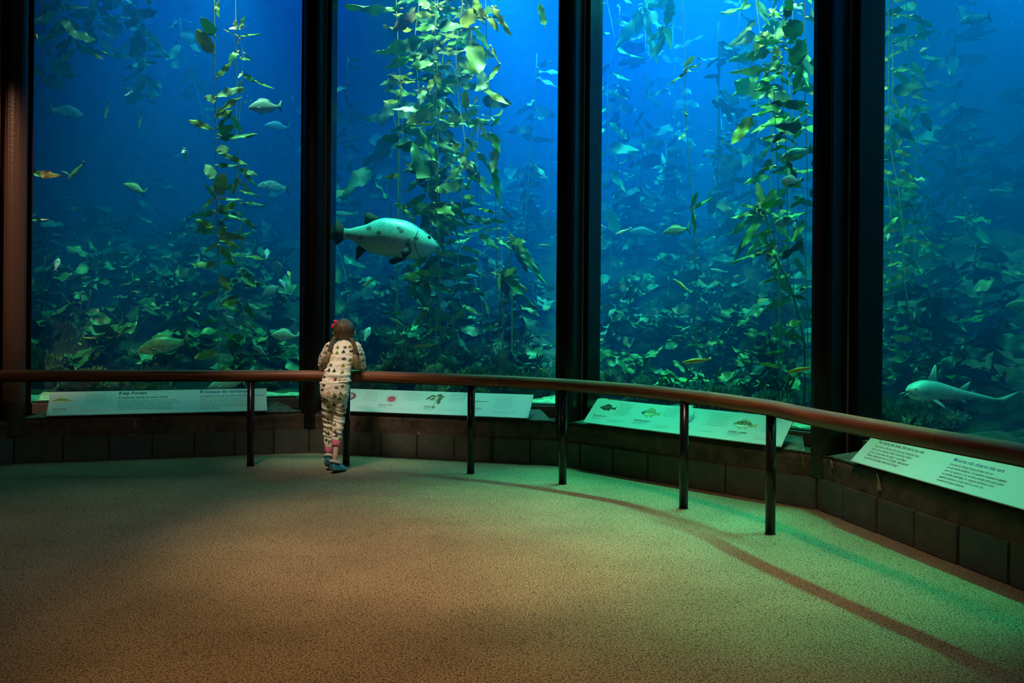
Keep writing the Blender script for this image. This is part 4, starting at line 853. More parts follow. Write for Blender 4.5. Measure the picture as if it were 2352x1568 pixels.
def fish(j, u, v, d, px, ang, kind, col, label, yaw=0.0, bend=0.0, group=None, name='fish', roll=0, pos=None, fork=.5):
    p = pos if pos is not None else wp(j, u, v, d)
    L = px2m(p, px); root = empty(name, p); tag(root, label, 'fish', group)
    vw = Vector((p.x, p.y, 0)).normalized(); right = Vector((vw.y, -vw.x, 0)); a = math.radians(ang)
    X = right * math.cos(a) + Vector((0, 0, 1)) * math.sin(a); X = (X * math.cos(math.radians(yaw)) + vw * math.sin(math.radians(yaw))).normalized()
    upv = Vector((0, 0, 1)) if abs(math.sin(a)) < .8 else right * (-1 if math.cos(a) * math.sin(a) > 0 else 1)
    Z = (upv - X * upv.dot(X)).normalized(); Y = Z.cross(X); m = Matrix((X, Y, Z)).transposed().to_4x4()
    m = m @ Matrix.Rotation(math.radians(roll), 4, 'X'); m.translation = p; root.matrix_world = m
    S = L / max(.3, math.cos(math.radians(yaw)))
    def bx(t): return S * (.5 - t)          # nose at +x
    def by(t): return bend * S * (t - .35) ** 2 * 1.6
    tab = PROF[kind]; N = 22 if kind not in ('giant', 'shark') else 40; K = 14 if kind not in ('giant', 'shark') else 24
    end = tab[-1][0]; vs = []; fs = []
    for i in range(N + 1):
        t = end * (1 - math.cos(PI * .5 * i / N)) if i < N * .6 else None
        t = end * (i / N) ** 1.35
        up, lo, hw = interp(tab, t); cz = (up + lo) / 2; hh = (up - lo) / 2
        for k in range(K):
            th = 2 * PI * k / K; cs, sn = math.cos(th), math.sin(th)
            vs.append((bx(t), by(t) + S * hw * math.copysign(abs(cs) ** .9, cs), S * (cz + hh * sn)))
    for i in range(N):
        for k in range(K): fs.append((i * K + k, i * K + (k + 1) % K, (i + 1) * K + (k + 1) % K, (i + 1) * K + k))
    fs.append(tuple(range(K))); fs.append(tuple(reversed([N * K + k for k in range(K)])))
    obj('body', vs, fs, FM[col], root, True)
    fm = FN[FINS[col]]
    fk = {'giant': 1.3, 'shark': 1.45}.get(kind, 1.0)
    def fin(name, poly, off_=(0, 0, 0), rx=0, rz=0, ry=0, th=.004, tt=None):
        if fk != 1.0 and name != 'spiny_dorsal_fin': poly = [(a_ * fk, b_ * fk) for a_, b_ in poly]
        vv, ff = fin_mesh([(a_ * S, b_ * S) for a_, b_ in poly], th * S)
        o = obj(name, vv, ff, fm, root, True); o.location = off_; o.rotation_euler = (rx, ry, rz); return o
    e_up, e_lo, _ = tab[-1][1:]; tl = 1 - end
    slope = math.atan(-bend * 2 * (end - .35) * 1.6)
    if kind == 'shark':
        fin('tail_fin', [(0, .012), (-.05, .03), (-.16, .10), (-.15, .075), (-.10, .018), (-.09, -.03), (-.06, -.05), (-.02, -.012)], (bx(end - .06), by(end), 0), rz=slope)
        fin('dorsal_fin', [(.05, 0), (.028, .07), (.004, .15), (-.012, .14), (-.022, .06), (-.05, .0)], (bx(.30), by(.3), .075 * S))
        fin('rear_dorsal_fin', [(.05, 0), (.0, .05), (-.045, .085), (-.05, .07), (-.025, .01), (-.035, 0)], (bx(.62), by(.62), .035 * S))
        for s in (1, -1):
            fin('pectoral_fin', [(.03, 0), (-.03, -.06), (-.10, -.13), (-.12, -.13), (-.08, -.06), (-.03, 0)], (bx(.26), by(.26) + s * .06 * S, -.045 * S), rx=s * .9)
            fin('pelvic_fin', [(.02, 0), (-.03, -.045), (-.06, -.05), (-.05, -.01), (-.02, 0)], (bx(.58), by(.58) + s * .03 * S, -.03 * S), rx=s * .7)
            fin('barbel', [(0, 0), (.03, -.012), (.055, -.03), (.05, -.034), (.025, -.02)], (bx(.02), by(0) + s * .03 * S, -.02 * S), rz=s * .3)
        def sk(t, f, sgn):
            u_, l_, h_ = interp(tab, t); sn = 2 * f - 1; return (bx(t), by(t) + sgn * S * h_ * math.sqrt(max(.02, 1 - sn * sn)) * 1.0, S * (l_ + (u_ - l_) * f))
        mb = MB(); mb.tube(smooth_path([sk(.10, .30, -1), sk(.06, .26, -1), sk(.03, .26, -1), (bx(.008), by(0), -.020 * S), sk(.03, .26, 1), sk(.06, .26, 1), sk(.10, .30, 1)], 4), .0035 * S, 6); mb.build('mouth', FN['dark'], root, smooth=True)
        mb = MB()
        for sg in (-1, 1):
            for tt_ in (.17, .19, .21, .23): mb.tube([sk(tt_, .66, sg), sk(tt_ + .004, .5, sg), sk(tt_, .36, sg)], .0022 * S, 5)
        mb.build('gill_slits', FN['dark'], root, smooth=True)
        fin('anal_fin', [(.02, 0), (-.02, -.035), (-.05, -.035), (-.035, 0)], (bx(.78), by(.78), -.018 * S))
    elif kind == 'giant':
        fin('tail_fin', [(.01, .055), (-.03, .085), (-.075, .115), (-.115, .115), (-.10, .07), (-.092, .02), (-.10, -.04), (-.112, -.10), (-.08, -.105), (-.03, -.065), (.01, -.03)], (bx(end), by(end), .0), rz=slope, th=.006)
        fin('dorsal_fin', [(.11, -.015), (.08, .012), (.035, .030), (.0, .036), (-.016, .02), (-.012, -.02), (-.01, -.055), (.0, -.075), (.03, -.05)], (bx(.70), by(.7), .185 * S), th=.005)
        fin('spiny_dorsal_fin', [(.12, -.03), (.08, .0), (.0, .006), (-.10, .004), (-.14, -.01), (-.1, -.03), (0, -.03)], (bx(.42), by(.4), .196 * S), th=.004)
        fin('anal_fin', [(.06, .03), (.02, .0), (-.025, -.055), (-.035, -.07), (-.04, -.03), (-.045, .02), (-.02, .05), (.02, .05)], (bx(.71), by(.71), -.135 * S), th=.006)
        for s in (1, -1):
            fin('pectoral_fin', [(.012, .022), (-.015, .024), (-.052, .004), (-.062, -.02), (-.05, -.052), (-.03, -.058), (-.004, -.03), (.014, -.01)], (bx(.265), by(.26) + s * .128 * S, -.09 * S), rz=-s * .35, rx=s * .15)
            fin('pelvic_fin', [(.03, .01), (-.02, -.02), (-.075, -.052), (-.1, -.045), (-.095, -.015), (-.05, .005), (-.01, .012)], (bx(.32), by(.32) + s * .035 * S, -.165 * S), rx=s * .5)
            mb = MB(); mb.tube(smooth_path([(bx(.205), by(.2) + s * S * .118, .095 * S), (bx(.225), by(.2) + s * S * .134, .03 * S), (bx(.222), by(.2) + s * S * .136, -.04 * S), (bx(.19), by(.2) + s * S * .120, -.11 * S), (bx(.16), by(.2) + s * S * .085, -.145 * S)], 4), .0032 * S, 6)
            mb.build('gill_cover_edge', FN['dark'], root, smooth=True)
        mb = MB(); mb.tube(smooth_path([(bx(.0) + .002 * S, 0, -.034 * S), (bx(.02), -.037 * S, -.036 * S), (bx(.05), -.054 * S, -.042 * S)], 4), .004 * S, 6); mb.tube(smooth_path([(bx(.0) + .002 * S, 0, -.034 * S), (bx(.02), .037 * S, -.036 * S), (bx(.05), .054 * S, -.042 * S)], 4), .004 * S, 6)
        mb.build('mouth', FN['dark'], root, smooth=True)
        mb = MB(); mb.ball((bx(-.002), 0, -.047 * S), (.016 * S, .02 * S, .011 * S), 12, 8); mb.build('lower_lip', FM[col], root, smooth=True)
    else:
        f = fork; w = max(.07, (e_up - e_lo) * (1.5 if kind != 'slim' else 1.2))
        if kind == 'slim': poly = [(0, e_up), (-tl * .8, w), (-tl, w * .9), (-tl * .85, 0), (-tl, -w * .9), (-tl * .8, -w), (0, e_lo)]
        else: poly = [(.005, e_up), (-tl * .55, w * 1.0), (-tl, w * 1.55), (-tl * .96, w * 1.1), (-tl * (1 - f * .7), 0), (-tl * .96, -w * 1.1), (-tl, -w * 1.55), (-tl * .55, -w * 1.0), (.005, e_lo)]
        fin('tail_fin', poly, (bx(end), by(end), 0), rz=slope)
        hu = interp(tab, .42)[0]; hl = interp(tab, .66)[1]
        fh = {'perch': .055, 'slim': .028, 'bass': .05}[kind]
        fin('dorsal_fin', [(.17, -.035), (.12, fh * .55), (.04, fh * .9), (-.08, fh * .75), (-.2, fh * .6 - .045), (-.29, -.085), (-.2, -.12), (0, -.08), (.12, -.07)], (bx(.44), by(.44), hu * S))
        fin('anal_fin', [(.10, -.02), (.05, -fh * .9), (-.05, -fh * .6 + .02), (-.13, .04), (-.05, .05), (.05, .02)], (bx(.66), by(.66), hl * S))
        for s in (1, -1):
            fin('pectoral_fin', [(.01, .015), (-.05, .02), (-.11, -.01), (-.10, -.04), (-.04, -.03), (.01, -.01)], (bx(.26), by(.26) + s * interp(tab, .26)[2] * S, -.02 * S), rz=-s * .4)
        fin('pelvic_fin', [(.02, .01), (-.03, -.05), (-.07, -.055), (-.05, .0)], (bx(.34), by(.34), interp(tab, .34)[1] * S))
    te = {'giant': .105, 'shark': .07}.get(kind, .095); up, lo, hw = interp(tab, te); er = {'giant': .018, 'shark': .012}.get(kind, .017)
    for s in (1, -1):
        zc = (lo + (up - lo) * (.74 if kind != 'giant' else .86)) * S; yy = by(te) + s * S * hw * {'giant': .74, 'shark': .90}.get(kind, .78)
        mb = MB(); mb.ball((bx(te), yy, zc), (er * S, er * S * .5, er * S), 10, 7); e1 = mb.build('eye', M['eyering'] if kind != 'giant' else M['eye'], root, smooth=True)
        mb = MB(); mb.ball((bx(te), yy + s * er * S * .22, zc), (er * S * .62, er * S * .4, er * S * .62), 10, 7); mb.build('pupil', M['eye'], e1, smooth=True)
    return root

# the big one
fish(2, 887, 549, .30, 248, -5, 'giant', 'bass', 'huge blotched grey sea bass swimming right behind the second window', yaw=-6, bend=.03, name='sea_bass')
fish(4, 2180, 903, .6, 190, 174, 'shark', 'shark', 'pale grey whiskered shark swimming left above the last sign', yaw=-28, bend=.35, name='shark', roll=-6)
FL = [ # panel u v depth px angle kind colour label yaw bend
 (1, 152, 257, 1.8, 72, -4, 'bass', 'blue', 'dim blue fish facing right at the upper left of the first window', 10, 0),
 (1, 245, 253, 1.5, 40, -102, 'slim', 'senorita', 'slim fish hanging head down beside the dim blue fish', 20, .3),
 (1, 322, 275, 1.4, 36, -100, 'slim', 'senorita', 'slim fish diving in open water in the middle of the first window', 20, .3),
 (1, 300, 213, 1.1, 26, 215, 'slim', 'white', 'small curled white fish above the two diving slim fish', 30, .9),
 (1, 424, 347, .9, 38, -75, 'slim', 'white', 'thin shining white fish curved upright left of the yellow kelp blade', 55, -.9),
 (1, 609, 246, .45, 76, 186, 'perch', 'silver', 'silver perch facing left beside the first black pillar near the top', 0, 0),
 (1, 176, 392, .7, 56, 228, 'slim', 'senorita', 'orange backed slim fish diving left near the first pillar', 10, .1),
 (1, 152, 398, .75, 24, 150, 'slim', 'white', 'bluish white small fish crossing the orange backed slim fish', 30, .3),
 (1, 310, 433, 1.1, 52, 158, 'bass', 'green', 'olive fish facing left alone in the middle of the first window', 10, .2),
 (1, 637, 291, 2.2, 56, 176, 'bass', 'blue', 'dim fish below the silver perch in the first window', 0, 0),
 (1, 628, 430, 2.0, 74, 178, 'bass', 'rock', 'dim speckled fish beside the first black pillar', 0, 0),
 (1, 377, 794, .5, 116, 192, 'bass', 'green', 'large olive kelp bass with open mouth low in the first window', 5, -.15),
 (1, 655, 771, .45, 64, 176, 'perch', 'silver', 'bright silver perch facing left just behind the black pillar near the child', 0, 0),
 (1, 131, 606, .8, 30, 75, 'perch', 'blue', 'small grey fish nosing upward among kelp beside the first pillar', 30, .2),
 (1, 625, 668, .9, 56, 215, 'perch', 'blue', 'blue perch tilted down left in the lower right of the first window', 10, 0),
 (1, 650, 655, 1.2, 34, 120, 'perch', 'blue', 'small blue perch tilted up behind the tilted blue perch', 20, 0),
 (1, 582, 655, .9, 44, 205, 'perch', 'blue', 'dusky blue perch right of the thinner giant kelp', 20, 0),
 (1, 637, 612, .9, 42, -75, 'perch', 'blue', 'grey blue fish diving straight down right of the thin kelp', 20, 0),
 (1, 613, 583, 1.0, 26, 85, 'perch', 'blue', 'little blue fish pointing straight up in the first window', 40, 0),
 (1, 664, 630, .8, 18, 110, 'perch', 'orange', 'tiny orange fish beside the first black pillar', 30, 0),
 (1, 596, 806, .6, 40, 150, 'perch', 'blue', 'blue perch low down right of the two tall kelps', 25, 0),
 (1, 676, 797, .8, 34, 180, 'slim', 'green', 'slim green fish under the bright silver perch', 0, 0),
 (1, 532, 740, .8, 40, 130, 'perch', 'blue', 'dim blue perch between the tall kelps near the reef', 30, 0),
 (1, 522, 881, .45, 84, 192, 'bass', 'white', 'streaky white and orange fish just under the handrail by the first rail post', 10, .1),
 (1, 176, 884, .45, 64, -15, 'bass', 'rock', 'dark speckled rockfish under the handrail above the first sign', 10, 0),
 (1, 648, 878, .6, 60, 176, 'perch', 'blue', 'blue fish under the handrail beside the first black pillar', 0, 0),
 (2, 785, 722, .5, 24, -95, 'slim', 'green', 'little green fish pointing down directly above the head of the child', 30, 0),
 (2, 843, 767, .6, 36, 68, 'perch', 'blue', 'blue fish pointing up just right of the head of the child', 30, 0),
 (2, 850, 646, .8, 42, 215, 'slim', 'senorita', 'slender arched fish below the sea bass tail', 0, .4),
 (2, 1027, 638, .8, 46, 190, 'slim', 'green', 'slender green fish right of the kelp stems below the sea bass head', 0, 0),
 (2, 1082, 635, 1.1, 50, 176, 'slim', 'blue', 'slender grey fish with a blue tail in the lower middle of the second window', 0, 0),
 (2, 788, 491, 2.0, 64, 180, 'slim', 'green', 'long dim fish behind the sea bass tail fin', 0, 0),
 (2, 1205, 528, 2.4, 56, 176, 'slim', 'dim', 'long dusky fish beside the second pillar at bass height', 0, 0),
 (2, 1252, 564, .9, 32, 175, 'slim', 'green', 'small pale green fish touching the second pillar', 0, 0),
 (2, 1160, 838, .9, 60, 170, 'bass', 'rock', 'blue black rockfish resting on the reef left of the second pillar', 0, 0),
 (2, 1024, 893, .4, 30, 160, 'perch', 'silver', 'bright blue silver fish just above the kelp picture of the second sign', 20, 0),
 (2, 915, 742, .8, 50, 150, 'slim', 'green', 'green fish slanting over the reef right of the child', 10, .1),
 (3, 1600, 829, .14, 68, 188, 'slim', 'orange', 'orange fish with a white belly above the third sign', 0, 0),
 (3, 1838, 849, .14, 60, 194, 'slim', 'orange', 'orange fish half hidden by the widest pillar', 0, 0),
 (3, 1554, 530, .7, 62, 190, 'bass', 'green', 'green yellow fish with a pointed tail in the middle of the third window', 0, 0),
 (3, 1431, 532, .5, 42, 202, 'slim', 'white', 'thin bright fish left of the green yellow fish', 0, 0),
 (3, 1565, 655, .3, 48, 142, 'slim', 'yellow', 'yellow green striped fish slanting down right above the orange fish', 0, .3),
 (3, 1805, 510, .5, 56, 190, 'perch', 'blue', 'blue perch facing left beside the third pillar', 0, 0),
 (3, 1830, 353, .5, 74, 196, 'bass', 'rock', 'white speckled fish facing left above the pale blue fish', 0, 0),
 (3, 1817, 414, .4, 46, 176, 'perch', 'white', 'pale blue fish with a forked tail beside the third pillar', 0, 0),
 (3, 1383, 519, .8, 24, 150, 'slim', 'silver', 'small grey fish beside the second pillar in the third window', 20, 0),
 (3, 1480, 535, 2.0, 70, 176, 'bass', 'dim', 'faint large fish behind the thin bright fish', 0, 0),
 (3, 1424, 720, .9, 30, 150, 'slim', 'green', 'small green fish in the kelp below the second pillar in the third window', 10, 0),
 (3, 1650, 622, 1.4, 44, 170, 'slim', 'blue', 'faint blue fish right of the yellow green striped fish', 0, 0),
 (4, 2352, 702, 1.0, 76, 182, 'bass', 'green', 'dark olive fish cut off by the right edge of the last window', 0, 0),
 (4, 2326, 752, 1.6, 40, 176, 'perch', 'green', 'small olive fish below the dark olive fish in the last window', 0, 0),
 (4, 2240, 44, 1.6, 66, 186, 'bass', 'dim', 'dark fish high in the last window', 0, 0),
 (4, 2142, 780, 1.1, 48, 10, 'perch', 'blue', 'dark blue fish above the shark in front of the kelp', 20, 0),
 (4, 2122, 115, .8, 22, 200, 'perch', 'silver', 'shining silver fish beside the kelp high in the last window', 30, 0),
 (4, 2300, 440, 2.2, 60, 175, 'slim', 'dim', 'faint long fish in open water of the last window', 0, 0),
 (4, 2275, 705, 2.6, 40, 176, 'perch', 'dim', 'faint fish in open water above the shark tail', 0, 0),
 (4, 2040, 545, .7, 20, 80, 'perch', 'silver', 'tiny silver fish at the edge of the widest pillar', 30, 0)]
for (j, u, v, d, px, ang, kd, col, lab, yaw, bend) in FL:
    fish(j, u, v, d, px, ang, kd, col, lab, yaw, bend)
# drifting specks in the water
vv = []; ff = []
for k in range(260):
    j = RN.choice([1, 1, 2, 2, 3, 3, 4]); p = wp(j, RN.uniform({1: 60, 2: 755, 3: 1370, 4: 2030}[j], {1: 685, 2: 1265, 3: 1855, 4: 2352}[j]), RN.uniform(0, 800), RN.uniform(.1, 1.0)); r = RN.uniform(.0012, .0035); b = len(vv)
    vv += [p + Vector(q) * r for q in ((1, 0, 0), (-1, 0, 0), (0, 1, 0), (0, -1, 0), (0, 0, 1), (0, 0, -1))]; ff += [tuple(b + i for i in q) for q in ((0, 2, 4), (2, 1, 4), (1, 3, 4), (3, 0, 4), (2, 0, 5), (1, 2, 5), (3, 1, 5), (0, 3, 5))]
o = obj('drifting_particles', vv, ff, mat('speck', (.8, .85, .85), .8)); tag(o, 'tiny pale specks drifting in the tank water', 'particles', kind='stuff')
# ================================================================ SIGNS
M['sign'] = mat('white_sign_panel', (.54, .58, .58), .35, spec=.4)
M['ink'] = mat('black_print', (.02, .025, .03), .5); M['inkblue'] = mat('blue_print', (.02, .08, .32), .5); M['inkgrey'] = mat('grey_print', (.12, .18, .2), .5); M['rule'] = mat('pale_rule', (.38, .44, .45), .5)
M['signedge'] = mat('sign_edge', (.05, .05, .05), .5)
def PC(n, c): return M.setdefault('pc_' + n, mat('printed_' + n, c, .5))
SW, SH = 1.81, .265
class Sign:
    def __init__(s, j, s0, label, w=SW):
        s.w = w; t = tang(j); n = norm_out(j); up = (n * .19 + Vector((0, 0, .185))).normalized(); nz = t.cross(up)
        o = pp(j, s0, -.012, .397); s.root = empty('sign', o); tag(s.root, label, 'sign', 'slanted information signs along the windows'); m = Matrix((t, up, nz)).transposed().to_4x4(); m.translation = o; s.root.matrix_world = m
        mb = MB(); mb.hexa([(0, 0, -.010), (w, 0, -.010), (w, SH, -.010), (0, SH, -.010), (0, 0, 0), (w, 0, 0), (w, SH, 0), (0, SH, 0)]); mb.build('panel', M['sign'], s.root, bevel=.0015)
        mb = MB(); mb.hexa([(.03, .012, -.035), (w - .03, .012, -.035), (w - .03, SH - .05, -.06), (.03, SH - .05, -.06), (.03, .012, -.0105), (w - .03, .012, -.0105), (w - .03, SH - .02, -.0105), (.03, SH - .02, -.0105)]); mb.build('backing', M['signedge'], s.root)
        for (x, y) in ((.02, .012), (w - .02, .012)):
            mb = MB(); mb.tube([(x, y, 0), (x, y, .002)], .004, 10); mb.build('screw', M['frame'], s.root)
    def text(s, body, x, y, size, m_='ink', spacing=1.25, shear=0, bold=0, xs=1.0):
        cu = bpy.data.curves.new('lettering', 'FONT'); cu.body = body; cu.size = size; cu.space_line = spacing; cu.resolution_u = 2; cu.offset = bold; cu.shear = shear
        ob = bpy.data.objects.new('tmp', cu); C.objects.link(ob); bpy.context.view_layer.update()
        me = bpy.data.meshes.new_from_object(ob.evaluated_get(bpy.context.evaluated_depsgraph_get())); bpy.data.objects.remove(ob); me.materials.clear(); me.materials.append(M[m_])
        o = link('lettering', me, s.root); o.location = (x * s.w, y * SH, .0006); o.scale = (xs, 1, 1); return o
    def line(s, x, y0=.02, y1=.98):
        mb = MB(); mb.add([(x * s.w - .0008, y0 * SH, .0005), (x * s.w + .0008, y0 * SH, .0005), (x * s.w + .0008, y1 * SH, .0005), (x * s.w - .0008, y1 * SH, .0005)], [(0, 1, 2, 3)]); mb.build('dividing_line', M['rule'], s.root)
    def shape(s, polys, x, y, w, name='picture'):
        """polys: [(points in 0..1 units, colour)] printed flat at x,y"""
        mb = MB(); mats = []
        for k, (pts, c) in enumerate(polys):
            m_ = PC(*c); 
            if m_ not in mats: mats.append(m_)
            z = .0006 + .00025 * k
            mb.add([(x * s.w + a * w, y * SH + b * w, z) for a, b in pts], [tuple(range(len(pts)))], mats.index(m_))
        o = mb.build(name, mats, s.root)
        bm = bmesh.new(); bm.from_mesh(o.data); bmesh.ops.triangulate(bm, faces=bm.faces); bm.to_mesh(o.data); bm.free(); return o
def ell(cx, cy, rx, ry, n=20, a0=0, wob=0): return [(cx + rx * math.cos(a0 + 6.2832 * k / n) * (1 + wob * math.sin(k * 2.7)), cy + ry * math.sin(a0 + 6.2832 * k / n) * (1 + wob * math.sin(k * 2.7))) for k in range(n)]
def fishpic(body, belly, mark=None, marks=(), fin=None, deep=1.0):
    f = fin or body; dp = deep
    out = [(.0, .0), (.06, .05 * dp), (.16, .11 * dp), (.3, .16 * dp), (.45, .165 * dp), (.6, .12 * dp), (.74, .06 * dp), (.82, .045), (.82, -.03), (.72, -.05 * dp), (.55, -.09 * dp), (.38, -.11 * dp), (.2, -.09 * dp), (.07, -.04 * dp)]
    polys = [([(.8, .04), (.9, .08), (1.0, .13), (.96, .02), (1.0, -.10), (.9, -.06), (.8, -.03)], f), ([(.26, .13 * dp), (.32, .22 * dp), (.44, .235 * dp), (.55, .19 * dp), (.66, .17 * dp), (.70, .08 * dp), (.5, .1)], f), ([(.5, -.08 * dp), (.56, -.16 * dp), (.64, -.15 * dp), (.66, -.05 * dp)], f), ([(.3, -.09 * dp), (.34, -.18 * dp), (.4, -.17 * dp), (.4, -.09 * dp)], f), (out, body),
             ([(.06, -.03 * dp), (.2, -.02), (.45, -.02), (.7, -.01), (.72, -.045 * dp), (.55, -.085 * dp), (.38, -.105 * dp), (.2, -.085 * dp)], belly)]
    for mk in marks: polys.append((mk, mark))
    polys.append((ell(.1, .03 * dp, .014, .014, 8), ('black', (.02, .02, .02)))); return polys
def bars(n, x0, x1, top, bot, w, sl=.03): return [[(x0 + (x1 - x0) * k / (n - 1), top * (1 - .5 * abs(k / (n - 1) - .45))), (x0 + (x1 - x0) * k / (n - 1) + w, top * (1 - .5 * abs(k / (n - 1) - .45))), (x0 + (x1 - x0) * k / (n - 1) + w * .7 + sl * math.sin(k * 2), bot), (x0 + (x1 - x0) * k / (n - 1) + w * .2 + sl * math.sin(k * 2), bot)] for k in range(n)]
bT = .012
s1 = Sign(1, .245, 'slanted white sign headed Kelp Forest under the first window')
s1.shape(fishpic(('mustard', (.55, .42, .04)), ('offwhite', (.62, .6, .6)), ('darkbrown', (.07, .03, .02)), [[(.03, .02), (.2, .07), (.45, .085), (.7, .04), (.8, .02), (.7, .02), (.45, .06), (.2, .045)]] + bars(5, .2, .65, .13, .05, .05), ('palefin', (.5, .52, .45))), .012, .60, .185)
s1.text('Kelp rockfish', .022, .245, .021, bold=.0004); s1.text('Rocote sargacero', .022, .185, .016, 'inkblue'); s1.text('Sebastes atrovirens', .022, .125, .013, 'inkgrey', shear=.3)
s1.text('This fish often hangs upside\ndown and camouflaged near kelp.\nBecause it looks a bit of kelp,\nother creatures don\'t notice\nthis sneaky fish. Just perhaps\nthat\'s your leafy camouflage.', .158, .85, bT * 1.2, 'inkgrey', 1.35)
s1.text('Este pez suele flotar junto al alga marina\npara esconderse allí', .158, .17, .0115, 'inkgrey')
s1.text('Kelp Forest', .305, .83, .048, bold=.0013); s1.text('Creatures dwell at every level', .305, .655, .033, bold=.0007)
s1.text('From the sheltering canopy to the haven of the holdfast,\nthe kelp forest nourishes and protects animals of all kinds.\nJuvenile fishes find shelter in fronds near the surface,\nwhile rockfishes hover below. Tiny crabs and spiny\nurchins nestle together in tangled, rootlike holdfasts.', .305, .545, .0215, 'ink', 1.12)
s1.text('El bosque de cachiyuyo', .677, .83, .046, 'inkblue', bold=.0013); s1.text('La belleza abunda en esta arboleda submarina', .679, .66, .030, 'inkblue', bold=.0006)
s1.text('Mientras se encuentra frente a estos gigantes marinos,\ndeje que sus ojos exploren el gran refugio que representan.\nLa luz se filtra por un manto dorado alumbrando colas de\nmejillones. Más abajo, praderas de algas rojas cubren la roca\nhasta llegar al fondo arenoso donde estrellas de mar\ny peces se esconden.', .681, .55, .0205, 'ink', 1.08)
for x in (.145, .27, .62): s1.line(x)
s2 = Sign(2, .26, 'slanted white sign with an urchin, a kelp and a shark under the second window')
rad = lambda cx, cy, r0, r1, n: [p for k in range(n) for p in ((cx + r1 * math.cos(6.2832 * k / n) * (1 + .25 * math.sin(k * 5)), cy + r1 * math.sin(6.2832 * k / n) * (.8 + .2 * math.sin(k * 3))), (cx + r0 * math.cos(6.2832 * (k + .5) / n), cy + r0 * math.sin(6.2832 * (k + .5) / n)))]
s2.shape([(ell(.5, .1, .5, .36, 26, 0, .03), ('maroon', (.24, .04, .06))), (ell(.45, .14, .34, .22, 20, 0, .05), ('skin', (.5, .36, .3))), (ell(.42, .16, .16, .12), ('maroon2', (.3, .1, .09)))], .012, .60, .13)
s2.text('Red abalone', .012, .28, .021, bold=.0004); s2.text('Abulón rojo', .012, .215, .016, 'inkblue')
s2.text('An abalone holds on\nto the rocks and eats\ndrifting kelp. Its foot\ngrips the reef, while the\nthick shell guards it from\nwaves and hungry otters.', .125, .86, .0145, 'inkgrey', 1.35); s2.text('El abulón se agarra a las\nrocas y come algas', .115, .20, .0125, 'inkgrey')
s2.shape([(rad(.5, 0, .12, .5, 22), ('spine', (.42, .16, .20))), (ell(.5, 0, .24, .2, 22, 0, .06), ('urchin', (.45, .03, .07)))], .235, .60, .16)
s2.text('Red sea urchin', .225, .30, .021, bold=.0004); s2.text('Erizo rojo', .225, .235, .016, 'inkblue'); s2.text('Mesocentrotus franciscanus', .225, .185, .012, 'inkgrey', shear=.3)
s2.text('Dozens of spikes keep this\nurchin safe. It moves on tube\nfeet and uses tiny jaws to\neat kelp from the bottom\nup, and the forest falls.', .345, .86, .0145, 'inkgrey', 1.35); s2.text('Este erizo\nes de color rojo oscuro', .335, .20, .0125, 'inkgrey')
lf = lambda x, y, dx, dy, w: [(x, y), (x + dx * .3 - dy * w, y + dy * .3 + dx * w), (x + dx * .75 - dy * w, y + dy * .75 + dx * w * .7), (x + dx, y + dy), (x + dx * .7 + dy * w * .8, y + dy * .7 - dx * w * .8), (x + dx * .3 + dy * w * .6, y + dy * .3 - dx * w * .6)]
s2.shape([([(.49, -.55), (.51, -.55), (.53, .1), (.5, .1)], ('kelpstem', (.15, .16, .06))), (lf(.5, .1, -.28, .04, .22), ('leafb', (.10, .11, .035))), (lf(.3, .12, -.24, -.22, .18), ('leafc', (.05, .07, .03))), (lf(.42, .1, -.05, -.26, .2), ('leafb', (.10, .11, .035))), (lf(.5, .1, .25, .12, .3), ('leafd', (.12, .09, .03))), (lf(.6, .1, .18, -.2, .3), ('leafb', (.1, .11, .035))), (lf(.62, .02, .06, -.36, .28), ('leafc', (.05, .07, .03))), (lf(.58, .16, .3, -.1, .2), ('leafd', (.12, .09, .03))), (lf(.36, .0, -.12, -.14, .25), ('leafb', (.1, .11, .035))), (ell(.5, -.5, .06, .07, 8), ('kelpstem', (.15, .16, .06)))], .452, .70, .21)
s2.text('Winged kelp', .462, .30, .021, bold=.0004); s2.text('Alga alada', .462, .235, .016, 'inkblue'); s2.text('Alaria marginata', .462, .185, .012, 'inkgrey', shear=.3)
s2.text('Kelp flutters in the surge\nand feeds snails. Look for\nits wide midrib and blades\nwhen the tide is low at\nthe rocky shore.', .582, .86, .0145, 'inkgrey', 1.35); s2.text('Alga de costas rocosas', .565, .20, .0125, 'inkgrey')
s2.shape([([(0, .02), (.1, .05), (.3, .07), (.36, .13), (.42, .07), (.6, .05), (.68, .09), (.7, .05), (.86, .05), (1, .12), (.95, .03), (.85, .01), (.6, 0), (.3, -.02), (.22, -.07), (.2, -.02), (.08, -.01)], ('sharkgrey', (.28, .33, .3)))] + [(ell(.1 + .09 * k, .04, .03, .016, 8), ('black', (.02, .02, .02))) for k in range(9)], .695, .60, .17)
s2.text('Leopard shark', .688, .30, .021, bold=.0004); s2.text('Tiburón leopardo', .688, .235, .016, 'inkblue'); s2.text('Triakis semifasciata', .688, .185, .012, 'inkgrey', shear=.3)
s2.text('Leopard sharks roam over\nthe sandy floor in search\nof crabs, clams and worms.\nThey rest by day near the\nreef and gather at night in\nshallow bays, where warm\nwater helps the young grow\nbefore they are born.', .818, .86, .0145, 'inkgrey', 1.3); s2.text('Los tiburones leopardo recorren el fondo\narenoso en busca de cangrejos', .815, .20, .0125, 'inkgrey')
for x in (.108, .215, .33, .44, .555, .675, .80): s2.line(x)
s3 = Sign(3, .245, 'slanted white sign with striped fish pictures under the third window')
